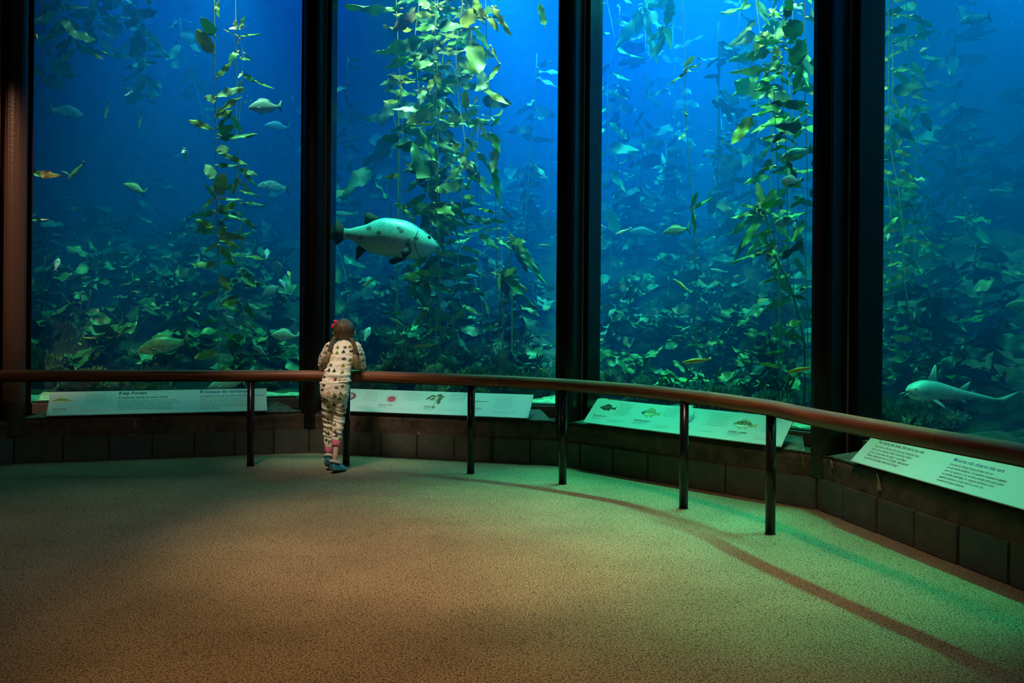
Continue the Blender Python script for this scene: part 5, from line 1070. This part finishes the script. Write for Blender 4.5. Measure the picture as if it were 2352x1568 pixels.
s3.shape(fishpic(('blackfish', (.035, .03, .03)), ('blackfish', (.035, .03, .03)), ('greystripe', (.4, .4, .36)), bars(6, .15, .7, .1, -.05, .03), ('blackfish', (.035, .03, .03)), 1.05), .045, .66, .17)
s3.text('Monkeyface eel', .035, .30, .021, bold=.0004); s3.text('Pez rocoso', .035, .235, .016, 'inkblue'); s3.text('Cebidichthys sp.', .035, .185, .012, 'inkgrey', shear=.3)
s3.text('This shy fish hides in\ncracks by day. At night\nit slips out to graze on\nred and green algae\ngrowing on the rocks\nalong the rocky shore\nnear the low tide.', .148, .86, .0145, 'inkgrey', 1.3); s3.text('Los peces rocosos salen de noche\npara comer algas', .135, .20, .0125, 'inkgrey')
s3.shape(fishpic(('goldgrey', (.38, .36, .16)), ('cream', (.62, .58, .36)), ('slate', (.06, .12, .22)), bars(9, .14, .72, .15, .0, .022) + [[(.0, .0), (.06, .05), (.15, .1), (.2, .06), (.16, -.06), (.06, -.04)]], ('goldgrey', (.38, .36, .16)), 1.35), .285, .63, .185)
s3.text('Rubberlip seaperch', .268, .30, .021, bold=.0004); s3.text('Mojarra labio grueso', .268, .235, .016, 'inkblue'); s3.text('Rhacochilus toxotes', .268, .185, .012, 'inkgrey', shear=.3)
s3.text('Those thick lips help this\nfish find shrimp and other\nsmall animals hidden in\nthe turf on the reef.\nIt bears live young.', .40, .86, .0145, 'inkgrey', 1.3); s3.text('Con esos labios gruesos\nbusca camarones', .395, .20, .0125, 'inkgrey')
br = []
for k in range(9):
    a = math.radians(40 + 12 * k); l = .4 + .1 * math.sin(k * 2); cx = .45; br.append(([(cx, -.3), (cx + .02, -.3), (cx + l * math.cos(a) + .015, -.3 + l * 1.7 * math.sin(a)), (cx + l * math.cos(a), -.3 + l * 1.7 * math.sin(a) + .01)], ('gorgonian', (.32, .26, .36))))
    m0 = (cx + l * .6 * math.cos(a), -.3 + l * .6 * 1.7 * math.sin(a)); br.append(([m0, (m0[0] + .02, m0[1]), (m0[0] + .13, m0[1] + .17), (m0[0] + .12, m0[1] + .18)], ('gorgonian', (.32, .26, .36))))
s3.shape(br, .515, .58, .13); s3.text('Gorgonian', .515, .26, .021, bold=.0004); s3.text('Gorgonia', .515, .2, .016, 'inkblue')
s3.text('Gorgonians are soft corals\nmade up of many tiny animals.\nLike stony corals, each polyp\ncan catch drifting food. They\nturn to face the current and\nkeep their arms spread wide,\nsheltered among the rocks.', .632, .86, .0145, 'inkgrey', 1.3); s3.text('Coral blando y flexible', .618, .20, .0125, 'inkgrey')
s3.shape(fishpic(('rust', (.42, .22, .06)), ('chalk', (.66, .64, .55)), ('black', (.02, .02, .02)), bars(6, .16, .68, .17, -.02, .06), ('paleorange', (.5, .38, .18)), 1.25), .752, .58, .20)
s3.text('Gopher rockfish', .748, .28, .023, bold=.0005); s3.text('Rocote amarillo', .748, .215, .018, 'inkblue'); s3.text('Sebastes carnatus', .748, .165, .012, 'inkgrey', shear=.3)
s3.text('A gopher rockfish guards\nits own crevice in the reef.\nIt darts out to snap up\ncrabs and shrimp, then\nbacks into its den again.\nWhen food is scarce it may\nchase its neighbors away.', .885, .86, .0145, 'inkgrey', 1.3, xs=.8); s3.text('Un rocote amarillo\ndefiende su grieta', .875, .20, .0125, 'inkgrey')
for x in (.135, .255, .385, .505, .61, .735, .868): s3.line(x)
s4 = Sign(4, .405, 'slanted green lit sign of two text columns at the right edge', 1.75)
s4.text('The more you look, the more you see', .055, .665, .035, bold=.0004, xs=.80)
s4.text('Take time to discover the many tiny creatures living\nhere as you examine, often overlooked, hidden\nin the crevices near the anglers\' camouflage.\nThere, brittle stars dart in and fight, while painted\ntop snails and turban snails travel along it.', .055, .545, .025, 'ink', 1.0, xs=.80)
s4.text('Mientras más observe más verá', .445, .665, .035, 'inkblue', bold=.0003, xs=.84)
s4.text('Descubra las distintas formas de fauna diminuta\nde este mundo submarino. Los pequeños crustáceos se deslizan\nentre los recovecos y los caracoles pintados suben poco a poco.\nLas estrellas quebradizas, los cangrejos ermitaños y otros\nanimales marinos se ocultan entre las rocas y los\nrincones del bosque submarino.', .445, .55, .0235, 'ink', 1.0, xs=.72)
s4.line(.385); s4.line(.82)
# ================================================================ THE CHILD
def body_tube(mb, pts, rad, n=20, sub=4):
    P = smooth_path(pts, sub); R_ = []
    for i in range(len(pts) - 1):
        for k in range(sub):
            t = k / sub; a, b = rad[i], rad[i + 1]; a = a if isinstance(a, tuple) else (a, a); b = b if isinstance(b, tuple) else (b, b)
            t = t * t * (3 - 2 * t); R_.append((a[0] + (b[0] - a[0]) * t, a[1] + (b[1] - a[1]) * t))
    e = rad[-1]; R_.append(e if isinstance(e, tuple) else (e, e))
    v = []; f = []; ref = Vector((1, 0, 0)); ref = ref if abs((P[-1] - P[0]).normalized().x) < .8 else Vector((0, 0, 1))
    for i, p in enumerate(P):
        t = (P[min(i + 1, len(P) - 1)] - P[max(i - 1, 0)]).normalized(); a = (ref - t * ref.dot(t)).normalized(); b = t.cross(a)
        v += [p + a * (math.cos(6.28318 * k / n) * R_[i][0]) + b * (math.sin(6.28318 * k / n) * R_[i][1]) for k in range(n)]
    for i in range(len(P) - 1):
        for k in range(n): f.append((i * n + k, i * n + (k + 1) % n, (i + 1) * n + (k + 1) % n, (i + 1) * n + k))
    f += [tuple(reversed(range(n))), tuple((len(P) - 1) * n + k for k in range(n))]
    mb.add(v, f)
    for q, r in ((P[0], R_[0]), (P[-1], R_[-1])): mb.ball(q, (r[0] * .96, r[1] * .96, min(r) * .9), 14, 9)
def fuse(name, mb, voxel, mats, parent, it=3, disp=None):
    me = mesh_from('tmp', mb.v, mb.f); o = bpy.data.objects.new('tmp', me); C.objects.link(o)
    bm = bmesh.new(); bm.from_mesh(me); bmesh.ops.recalc_face_normals(bm, faces=bm.faces); bm.to_mesh(me); bm.free()
    md = o.modifiers.new('r', 'REMESH'); md.mode = 'VOXEL'; md.voxel_size = voxel
    bpy.context.view_layer.update(); m2 = bpy.data.meshes.new_from_object(o.evaluated_get(bpy.context.evaluated_depsgraph_get())); bpy.data.objects.remove(o)
    bm = bmesh.new(); bm.from_mesh(m2)
    for _ in range(it): bmesh.ops.smooth_vert(bm, verts=bm.verts, factor=.5, use_axis_x=True, use_axis_y=True, use_axis_z=True)
    bm.normal_update()
    if disp:
        for v in bm.verts: v.co += v.normal * disp(v.co)
    bm.to_mesh(m2); bm.free(); m2.name = name; m2.materials.clear()
    for m_ in (mats if isinstance(mats, list) else [mats]): m2.materials.append(m_)
    m2.polygons.foreach_set('use_smooth', [True] * len(m2.polygons)); return link(name, m2, parent)
def m_pyjama():
    m = mat('printed_pyjama_cotton', (.78, .70, .55), .85, spec=.2); nt = m.node_tree; b = nt.nodes['Principled BSDF']
    uv = nt.nodes.new('ShaderNodeUVMap'); vo = node(nt, 'ShaderNodeTexVoronoi', Scale=19.0, Randomness=.75); vo.voronoi_dimensions = '2D'; nt.links.new(uv.outputs[0], vo.inputs['Vector'])
    d = nt.nodes.new('ShaderNodeVectorMath'); d.operation = 'SUBTRACT'; nt.links.new(uv.outputs[0], d.inputs[0]); nt.links.new(vo.outputs['Position'], d.inputs[1])
    s = nt.nodes.new('ShaderNodeVectorMath'); s.operation = 'SCALE'; nt.links.new(d.outputs[0], s.inputs[0]); s.inputs[3].default_value = 23.0
    x_ = nt.nodes.new('ShaderNodeSeparateXYZ'); nt.links.new(s.outputs[0], x_.inputs[0]); x, y = x_.outputs[0], x_.outputs[1]
    sc = nt.nodes.new('ShaderNodeSeparateColor'); nt.links.new(vo.outputs['Color'], sc.inputs[0]); r, g, bb = sc.outputs
    ax = math_(nt, 'ABSOLUTE', x); ay = math_(nt, 'ABSOLUTE', y)
    tri = math_(nt, 'MULTIPLY', math_(nt, 'LESS_THAN', ax, math_(nt, 'MULTIPLY', math_(nt, 'SUBTRACT', .42, y), .62)), math_(nt, 'GREATER_THAN', y, -.26))
    trunk = math_(nt, 'MULTIPLY', math_(nt, 'LESS_THAN', ax, .06), math_(nt, 'LESS_THAN', ay, .42)); tri = math_(nt, 'MAXIMUM', tri, trunk)
    nz = node(nt, 'ShaderNodeTexNoise', Scale=130.0, Detail=1.0); nt.links.new(uv.outputs[0], nz.inputs['Vector'])
    ln = math_(nt, 'SQRT', math_(nt, 'ADD', math_(nt, 'MULTIPLY', math_(nt, 'MULTIPLY', x, x), .8), math_(nt, 'MULTIPLY', math_(nt, 'MULTIPLY', y, y), 1.4)))
    bear = math_(nt, 'LESS_THAN', math_(nt, 'ADD', ln, math_(nt, 'MULTIPLY', math_(nt, 'SUBTRACT', nz.outputs['Fac'], .5), 1.1)), .31)
    dash = math_(nt, 'MULTIPLY', math_(nt, 'LESS_THAN', math_(nt, 'ABSOLUTE', math_(nt, 'SUBTRACT', y, math_(nt, 'MULTIPLY', x, .2))), .075), math_(nt, 'LESS_THAN', ax, .5))
    is_t = math_(nt, 'LESS_THAN', r, .42); is_d = math_(nt, 'GREATER_THAN', r, .84); is_b = math_(nt, 'SUBTRACT', 1.0, math_(nt, 'ADD', is_t, is_d))
    c = (.78, .70, .55)
    ct = mixc(nt, math_(nt, 'LESS_THAN', g, .6), (.035, .03, .02), (.17, .19, .02)); cb = mixc(nt, math_(nt, 'LESS_THAN', g, .5), (.02, .018, .03), (.10, .03, .025)); cb = mixc(nt, math_(nt, 'LESS_THAN', bb, .14), cb, (.6, .2, .07))
    c = mixc(nt, math_(nt, 'MULTIPLY', tri, is_t), c, ct); c = mixc(nt, math_(nt, 'MULTIPLY', bear, is_b), c, cb); c = mixc(nt, math_(nt, 'MULTIPLY', dash, is_d), c, (.62, .18, .26))
    nt.links.new(c, b.inputs['Base Color']); return m
M['pj'] = m_pyjama(); M['cream'] = mat('cream_rib', (.80, .74, .60), .85); M['pinkcuff'] = mat('pink_rib_cuff', (.75, .16, .24), .8, bump=.2, bscale=200)
M['skin'] = mat('skin', (.62, .34, .22), .5, spec=.4); M['shoeblue'] = mat('metallic_blue_shoe', (.06, .36, .48), .25, spec=.8, metal=.4); M['shoesole'] = mat('dark_rubber_sole', (.05, .07, .065), .6)
M['fur'] = mat('white_fleece', (.72, .68, .62), .95, bump=1.0, bscale=260); M['bow'] = mat('pink_satin_bow', (.85, .03, .16), .35, spec=.6)
def m_hair():
    m = mat('light_brown_hair', (.2, .12, .05), .42, spec=.5); nt = m.node_tree; b = nt.nodes['Principled BSDF']; tc = nt.nodes.new('ShaderNodeTexCoord')
    mp = node(nt, 'ShaderNodeMapping'); mp.inputs['Scale'].default_value = (90, 90, 9); nt.links.new(tc.outputs['Object'], mp.inputs['Vector']); n = node(nt, 'ShaderNodeTexNoise', Scale=2.0, Detail=3.0); nt.links.new(mp.outputs[0], n.inputs['Vector'])
    r = nt.nodes.new('ShaderNodeValToRGB'); r.color_ramp.elements[0].position = .3; r.color_ramp.elements[0].color = (.028, .016, .008, 1); r.color_ramp.elements[1].position = .72; r.color_ramp.elements[1].color = (.15, .095, .042, 1)
    nt.links.new(n.outputs['Fac'], r.inputs['Fac']); nt.links.new(r.outputs['Color'], b.inputs['Base Color'])
    bp = node(nt, 'ShaderNodeBump', Strength=.5, Distance=.004); nt.links.new(n.outputs['Fac'], bp.inputs['Height']); nt.links.new(bp.outputs['Normal'], b.inputs['Normal']); return m
M['hair'] = m_hair(); M['hairtip'] = mat('fair_hair_tips', (.34, .23, .10), .45, bump=.4, bscale=150, var=.4, vscale=60)
O_ = at(766, 1070, 7.5); CH = empty('person', (O_.x, O_.y, 0)); tag(CH, 'small child in printed cream pyjamas and braids leaning on the handrail, seen from behind', 'person')
def c_(u, v, Y): return at(u, v, Y) - CH.location
def setuv(o, yc):
    me = o.data; uvl = me.uv_layers.new(name='UVMap')
    for l in me.loops:
        v = me.vertices[l.vertex_index]; s = 1 if v.normal.x > 0 else -1
        uvl.data[l.index].uv = (v.co.x + s * .7 * max(0, v.co.y - yc(v.co.z)) + 3, v.co.z + 3)
# -- body: one continuous skin surface (head, neck, trunk, arms with hands, legs, feet)
mb = MB()
hc = c_(790.5, 759, 7.745)
mb.ball(hc, (.077, .088, .094), 26, 18); mb.ball(hc + Vector((.004, .030, -.042)), (.056, .056, .050), 20, 14)       # skull, jaw
mb.ball(hc + Vector((.004, .092, -.022)), (.011, .016, .013), 10, 8)                                                  # nose
mb.tube([hc + Vector((.004, .088, .0)), hc + Vector((.004, .094, -.02))], .008, 8)
for s in (-1, 1):
    mb.ball(hc + Vector((.004 + s * .028, .062, -.030)), (.024, .022, .02), 12, 8)                                   # cheeks
    mb.ball(hc + Vector((s * .082, .010, -.022)), (.013, .018, .026), 12, 8); mb.ball(hc + Vector((s * .090, .003, -.018)), (.008, .012, .02), 10, 8)   # ears
    mb.tube([hc + Vector((s * .008, .082, .008)), hc + Vector((s * .04, .074, .012))], .007, 8)                       # brow
for dz, r in ((-.052, .0065), (-.060, .0075)): mb.tube([hc + Vector((-.016, .080, dz)), hc + Vector((.004, .086, dz)), hc + Vector((.024, .080, dz))], r, 8)
mb.ball(hc + Vector((.004, .066, -.083)), (.02, .018, .014), 12, 8)
body_tube(mb, [c_(789, 798, 7.69), c_(790, 785, 7.705), hc + Vector((0, -.01, -.06))], [.046, .036, .040])
body_tube(mb, [c_(769, 896, 7.52), c_(774, 868, 7.545), c_(780, 845, 7.575), c_(785, 820, 7.62), c_(788, 800, 7.67)], [(.095, .075), (.08, .062), (.077, .06), (.088, .066), (.07, .055)])
EL, ER = c_(741, 841, 7.765), c_(829, 841, 7.745); HL, HR = c_(772, 838, 7.90), c_(800, 838, 7.905)
SL, SR = c_(757, 799, 7.66), c_(819, 799, 7.675)
body_tube(mb, [SL, (SL + EL) / 2, EL], [.040, .030, .026]); body_tube(mb, [SR, (SR + ER) / 2, ER], [.040, .030, .026])
body_tube(mb, [EL, (EL + HL) / 2, HL], [.026, .024, .017]); body_tube(mb, [ER, (ER + HR) / 2, HR], [.026, .024, .017])
for s, Hd, E_ in ((1, HL, EL), (-1, HR, ER)):          # hands folded past the rail: palm, four fingers, thumb
    d = (Hd - E_).normalized(); d = (d + Vector((0, .3, 0))).normalized(); sd = Vector((0, 0, 1)).cross(d).normalized() * s; up = Vector((0, 0, 1))
    pc = Hd + d * .028; body_tube(mb, [Hd, pc, Hd + d * .052], [(.018, .012), (.026, .012), (.024, .011)], 14)
    for k, (o1, ln) in enumerate(((-.018, .040), (-.006, .046), (.006, .043), (.017, .034))):
        b0 = Hd + d * .048 + sd * o1; b1 = b0 + d * ln * .45 - up * .002; b2 = b1 + d * ln * .3 - up * ln * .22; b3 = b2 + d * ln * .12 - up * ln * .28
        mb.tube([b0 - d * .012, b0, b1, b2, b3], [.0056, .0058, .0054, .0050, .0042], 8); mb.ball(b3, .0042, 8, 6)
    t0_ = Hd + d * .014 - sd * .018; t1 = t0_ - sd * .014 + d * .016; t2 = t1 + d * .016 - sd * .001; mb.tube([t0_ + sd * .01, t0_, t1, t2], [.008, .0076, .0065, .0052], 8); mb.ball(t2, .0052, 8, 6)
LEG = {'r': [c_(783, 900, 7.52), c_(779, 958, 7.555), c_(775, 1005, 7.52), c_(769.5, 1047, 7.46)], 'l': [c_(757, 902, 7.53), c_(753, 962, 7.60), c_(755, 1010, 7.60), c_(756, 1047, 7.575)]}
for k in 'rl': body_tube(mb, LEG[k], [.054, .033, .026, .020])
SHD = {'r': (fl(787, 1080) - fl(760.5, 1086)).normalized(), 'l': Vector((.10, 1, 0)).normalized()}
SHP = {'r': (.10, .003), 'l': (.30, .003)}
for k in 'rl':
    a = LEG[k][-1]; d = SHD[k]; g0 = Vector((a.x, a.y, 0)); pt = SHP[k][0]
    body_tube(mb, [a, g0 + Vector((0, 0, .050 + .12 * math.sin(pt))), g0 + d * .045 + Vector((0, 0, .034 + .09 * math.sin(pt))), g0 + d * .085 + Vector((0, 0, .026 + .05 * math.sin(pt)))], [.020, .020, .017, .013])
fuse('body', mb, .0042, M['skin'], CH, 2)
for s in (-1, 1):
    mb = MB(); mb.ball(hc + Vector((.004 + s * .029, .0755, -.004)), (.0125, .008, .0085), 12, 8); e1 = mb.build('eye', mat('eye_white', (.8, .78, .75), .2), CH, smooth=True)
    mb = MB(); mb.ball(hc + Vector((.004 + s * .029, .081, -.004)), (.0055, .004, .0055), 10, 8); mb.build('iris', mat('iris', (.06, .09, .1), .15), e1, smooth=True)
mb = MB(); mb.tube([hc + Vector((-.013, .0885, -.056)), hc + Vector((.004, .0935, -.0575)), hc + Vector((.021, .0885, -.056))], [.001, .0016, .001], 6); mb.build('mouth', mat('lips', (.45, .13, .1), .5), CH, smooth=True)
# -- pyjama top
mb = MB()
body_tube(mb, [c_(770, 877, 7.53), c_(773, 866, 7.54), c_(777, 856, 7.555), c_(780, 842, 7.58), c_(785, 820, 7.625), c_(787.5, 803, 7.66), c_(789, 793, 7.68)], [(.112, .088), (.116, .092), (.103, .082), (.098, .075), (.108, .080), (.112, .068), (.075, .052)], 28)
body_tube(mb, [SL + Vector((.014, 0, .004)), (SL + EL) / 2 + Vector((-.006, 0, -.004)), EL + Vector((0, 0, .0))], [.056, .052, .043], 18); body_tube(mb, [SR + Vector((-.014, 0, .004)), (SR + ER) / 2 + Vector((.006, 0, -.004)), ER], [.056, .051, .043], 18)
body_tube(mb, [EL, (EL + HL) / 2, HL - (HL - EL).normalized() * .01], [.040, .034, .026], 16); body_tube(mb, [ER, (ER + HR) / 2, HR - (HR - ER).normalized() * .01], [.040, .034, .026], 16)
def folds_top(p):
    q = Vector((p.x * 6 + p.z * 5, p.y * 6, p.z * 34)); low = max(0, min(1, (.98 - p.z) / .2))
    return .0105 * (low * 1.3 + .25) * noise.noise(q) + .002 * noise.noise(p * 60)
o = fuse('pyjama_top', mb, .0046, M['pj'], CH, 3, folds_top); setuv(o, lambda z: .02 + max(0, z - .75) * .5)
mb = MB(); n = 26; hcen = c_(770.5, 873, 7.535)
ring = [hcen + Vector((math.cos(6.2832 * k / n) * .118, math.sin(6.2832 * k / n) * .093, .010 * math.cos(6.2832 * k / n) - .014 + .003 * math.sin(k * 2.1))) for k in range(n + 1)]
mb.tube(ring, (.012, .008), 8); mb.build('hem_band', M['cream'], CH, smooth=True)
mb = MB(); ncen = c_(789.5, 789.5, 7.695); ring = [ncen + Vector((math.cos(6.2832 * k / n) * .050, math.sin(6.2832 * k / n) * .044, .003 * math.sin(6.2832 * k / n))) for k in range(n + 1)]
mb.tube(ring, (.006, .007), 8); mb.build('neck_band', M['cream'], CH, smooth=True)
# -- pyjama trousers
mb = MB()
body_tube(mb, [c_(771, 872, 7.535), c_(769.5, 884, 7.525), c_(768, 900, 7.52), c_(767.5, 915, 7.53)], [(.102, .082), (.119, .096), (.118, .096), (.10, .085)], 28)
body_tube(mb, [c_(784, 897, 7.52), c_(781, 930, 7.54), c_(779, 958, 7.555), c_(776, 985, 7.53), c_(773.5, 1010, 7.51)], [(.066, .082), (.058, .068), (.048, .052), (.044, .046), (.036, .038)], 22)
body_tube(mb, [c_(756, 899, 7.53), c_(755, 932, 7.57), c_(754, 962, 7.60), c_(754.5, 995, 7.60), c_(755.5, 1026, 7.59)], [(.070, .082), (.056, .066), (.046, .050), (.042, .044), (.032, .034)], 22)
def folds_leg(p):
    kn = math.exp(-((p.z - .40) / .14) ** 2) + .6 * math.exp(-((p.z - .24) / .08) ** 2) + .35
    return .0085 * kn * noise.noise(Vector((p.x * 5, p.y * 5, p.z * 46 + p.x * 12))) + .002 * noise.noise(p * 50)
o = fuse('pyjama_trousers', mb, .0046, M['pj'], CH, 3, folds_leg); setuv(o, lambda z: .04)
for k, (a, b, ra, rb) in {'r': (c_(773.6, 1009, 7.51), c_(772, 1023.5, 7.495), .0385, .036), 'l': (c_(755, 1023, 7.59), c_(755.5, 1037.5, 7.585), .034, .031)}.items():
    mb = MB(); mb.tube([a, a.lerp(b, .08), a.lerp(b, .5), a.lerp(b, .92), b], [ra * .97, ra, (ra + rb) / 2, rb * 1.03, rb * .98], 20); mb.build('ankle_cuff', M['pinkcuff'], CH, smooth=True)
# -- hair: cap, two braids with loose ends, bow
mb = MB(); mb.ball(hc + Vector((-.001, -.010, .010)), (.091, .096, .091), 28, 20); mb.ball(hc + Vector((-.001, -.030, -.035)), (.083, .062, .062), 24, 16)
def cut(p): return 0
me = fuse('hair', mb, .0046, M['hair'], CH, 3, lambda p: -.004 * math.exp(-(((p - hc).x - .004) / .0035) ** 2) * (1 if (p - hc).y < .02 else 0) + .0020 * noise.noise(Vector(((p - hc).x * 70, (p - hc).y * 20, (p - hc).z * 6))))
bm = bmesh.new(); bm.from_mesh(me.data)                    # leave the face open
bmesh.ops.delete(bm, geom=[v for v in bm.verts if (v.co - hc).y > .040 and (v.co - hc).z < .052 and abs((v.co - hc).x) < .066 or ((v.co - hc).y > .012 and (v.co - hc).z < -.01 and abs((v.co - hc).x) > .05)], context='VERTS')
bmesh.ops.solidify(bm, geom=bm.faces[:], thickness=.003); bm.to_mesh(me.data); bm.free()
def braid(pts, r, tail, name='braid'):
    P = smooth_path(pts, 6); root_ = None; mb = MB(); L = sum((P[i + 1] - P[i]).length for i in range(len(P) - 1)); nt_ = 3.2
    for s in range(3):
        q = []; N = 34
        for i in range(N + 1):
            t = i / N; p = pt_on(P, t); a = 6.2832 * (nt_ * t + s / 3); q.append(p + Vector((math.sin(a) * r * .75, math.sin(2 * a) * r * .45 - .002, 0)))
        mb.tube(q, [r * .62 * (1 - .25 * i / N) for i in range(N + 1)], 8)
    o = mb.build(name, M['hair'], CH, smooth=True)
    mb = MB(); p = P[-1]; mb.tube([p + Vector((0, 0, .004)), p - Vector((0, 0, .004))], r * .8, 10); mb.build('hair_tie', M['hair'], o, smooth=True)
    mb = MB()
    for k in range(22):
        a = 6.2832 * k / 22; s_ = Vector((math.cos(a), math.sin(a) * .6, 0)); T = [p + s_ * r * .3] + [x + s_ * r * w_ for x, w_ in zip(tail, (.95, 1.35, 1.25, .55))]
        mb.tube(smooth_path(T, 3), [r * .36] * 6 + [r * .3] * 4 + [r * .12] * 3, 5)
    mb.build('loose_end', M['hairtip'], o, smooth=True)
braid([c_(769, 774, 7.66), c_(763, 785, 7.625), c_(758.5, 797, 7.59), c_(756.5, 806, 7.575)], .0140, [c_(755, 813, 7.57), c_(752, 821, 7.57), c_(749, 830, 7.575), c_(745, 838, 7.58)])
braid([c_(807, 777, 7.66), c_(812, 787, 7.63), c_(815, 799, 7.60), c_(815, 811, 7.585)], .0150, [c_(815.5, 819, 7.58), c_(817, 828, 7.58), c_(819, 838, 7.585), c_(818, 849, 7.59)])
bc = c_(768.5, 743, 7.70); mb = MB()
for dx, dz, rx, rz_ in ((.006, .020, .015, .013), (-.012, -.014, .013, .011), (.014, .010, .010, .012), (-.018, -.028, .008, .010)):
    b_ = MB(); b_.ball((0, 0, 0), 1.0, 14, 9)
    mb.add([bc + Vector((dx, -.006, dz)) + Vector((p.x * rx * (1 + .25 * noise.noise(p * 2)), p.y * .008, p.z * rz_ * (1 + .3 * noise.noise(p * 3)))) for p in b_.v], b_.f)
mb.ball(bc, (.009, .009, .009), 10, 8); mb.build('hair_bow', M['bow'], CH, smooth=True)
# -- shoes
def shoe(heel, toe, lift, pitch, name='shoe'):
    a = Vector((heel.x, heel.y, 0)); d = Vector((toe.x - heel.x, toe.y - heel.y, 0)).normalized(); Ls = .172; sd = Vector((-d.y, d.x, 0))
    root = empty(name, (0, 0, 0)); root.parent = CH
    def P_(x, y, z):
        xx = x * math.cos(pitch) ; zz = z + (Ls - x) * math.sin(pitch) * (1 if x < .13 else .6)
        return a + d * xx + sd * y + Vector((0, 0, zz + lift))
    def outline(t): return .026 + .010 * math.sin(PI * min(1, t * 1.1)) + .004 * (t > .5) * math.sin(PI * (t - .5) * 2)
    n = 20; pts = []
    for k in range(n):
        th = 6.2832 * k / n; cx = .5 + .5 * math.cos(th); wy = math.sin(th) * (.037 + .007 * cx); pts.append((cx * Ls, wy))
    mb = MB(); v = [P_(x, y, 0) for x, y in pts] + [P_(x * .98 + .001, y * 1.03, .014) for x, y in pts] + [P_(x, y * .9, (.040 if x < .04 else .014)) for x, y in pts]
    f = [tuple(reversed(range(n)))] + [(i, (i + 1) % n, (i + 1) % n + n, i + n) for i in range(n)] + [(i + n, (i + 1) % n + n, (i + 1) % n + 2 * n, i + 2 * n) for i in range(n)] + [tuple(range(2 * n, 3 * n))]
    mb.add(v, f); mb.build('sole', M['shoesole'], root, smooth=False)
    mb = MB(); rings = [(.004, .022, .052), (.018, .034, .064), (.05, .038, .058), (.085, .040, .048), (.12, .041, .038), (.15, .034, .028), (.170, .014, .016)]; v = []; m_ = 12
    for x, wv, hh in rings: v += [P_(x, -wv * math.cos(PI * k / m_), .012 + hh * math.sin(PI * k / m_) ** .8) for k in range(m_ + 1)]
    f = [(i * (m_ + 1) + k, (i + 1) * (m_ + 1) + k, (i + 1) * (m_ + 1) + k + 1, i * (m_ + 1) + k + 1) for i in range(len(rings) - 1) for k in range(m_)]; f.append(tuple(range(m_ + 1))); mb.add(v, f); mb.build('upper', M['shoeblue'], root, smooth=True)
    mb = MB(); N = 18; mb.tube([P_(.046 + .044 * math.cos(6.2832 * k / N), .031 * math.sin(6.2832 * k / N), .069 - .012 * math.cos(6.2832 * k / N) + .002 * math.sin(k * 3)) for k in range(N + 1)], .0125, 8); mb.build('fleece_collar', M['fur'], root, smooth=True)
    mb = MB(); mb.ball(P_(.10, 0, .052), (.008, .008, .006), 8, 6); mb.build('shoe_bow', M['shoeblue'], root, smooth=True)
for k in 'rl':
    h_ = Vector((LEG[k][-1].x, LEG[k][-1].y, 0)) - SHD[k] * .045; shoe(h_, h_ + SHD[k] * .1, SHP[k][1], SHP[k][0])
# ================================================================ labels that single out the repeated kelps
ORD = 'first second third fourth fifth sixth seventh eighth ninth tenth eleventh twelfth thirteenth fourteenth fifteenth sixteenth seventeenth eighteenth nineteenth twentieth twenty-first twenty-second twenty-third twenty-fourth twenty-fifth'.split()
WN = {1: 'first', 2: 'second', 3: 'third', 4: 'fourth'}
def glass_of(p):
    best = None
    for j in range(1, 5):
        s = (p - PB[j]).dot(tang(j)); 
        o = Vector((0, 0, H)); n = norm_out(j); r = Vector((p.x, p.y, 0)); q = r * (((PB[j] - o).dot(n)) / r.dot(n)); ss = (Vector((q.x, q.y, 0)) - PB[j]).dot(tang(j))
        if 0 <= ss <= plen(j): best = j
    return best or (1 if p.x < 0 else 4)
bpy.context.view_layer.update()
groups = {}
for o in bpy.data.objects:
    if o.parent is None and o.get('group') and o.get('category') == 'kelp': groups.setdefault(o['group'], []).append(o)
for g, L in groups.items():
    rows = {}
    for o in L:
        p = o.matrix_world.translation; j = glass_of(p); d = depth_of(p.x, p.y)
        if g.startswith('far kelps'): key = (j, '')
        else: key = (j, 'front' if d < 1.15 else 'middle' if d < 2.0 else 'rear' if d < 2.9 else 'rearmost')
        rows.setdefault(key, []).append(o)
    for (j, row), LL in rows.items():
        LL.sort(key=lambda o: o.matrix_world.translation.x / o.matrix_world.translation.y)
        for k, o in enumerate(LL):
            w_ = ORD[min(k, 24)]
            if g.startswith('far kelps'): o['label'] = ('far dim kelp in the right hand gloom, %s from the left in the %s window%s' if 'right part' in g else 'far dim kelp against the back rock, %s from the left in the %s window%s') % (w_, WN[j], '')
            elif g.startswith('tall kelps'): o['label'] = 'tall dim kelp in the middle distance, %s from the left, %s row, %s window' % (w_, row, WN[j])
            elif g.startswith('hanging'): o['label'] = 'dim kelp frond hanging from the surface, %s from the left, %s row, %s window' % (w_, row, WN[j])
            elif g.startswith('broad'): o['label'] = 'broad leaved reef kelp, %s from the left in the %s row of the %s window' % (w_, row, WN[j])
            elif 'dim thicket' in g: o['label'] = 'low dim leafy thicket kelp, %s from the left, %s row, %s window' % (w_, row, WN[j])
            elif 'second' in g: o['label'] = 'low green kelp clump, %s from the left, %s row, %s window' % (w_, row, WN[j])
            else: o['label'] = 'low green kelp clump, %s from the left, %s row, %s window' % (w_, row, WN[j])
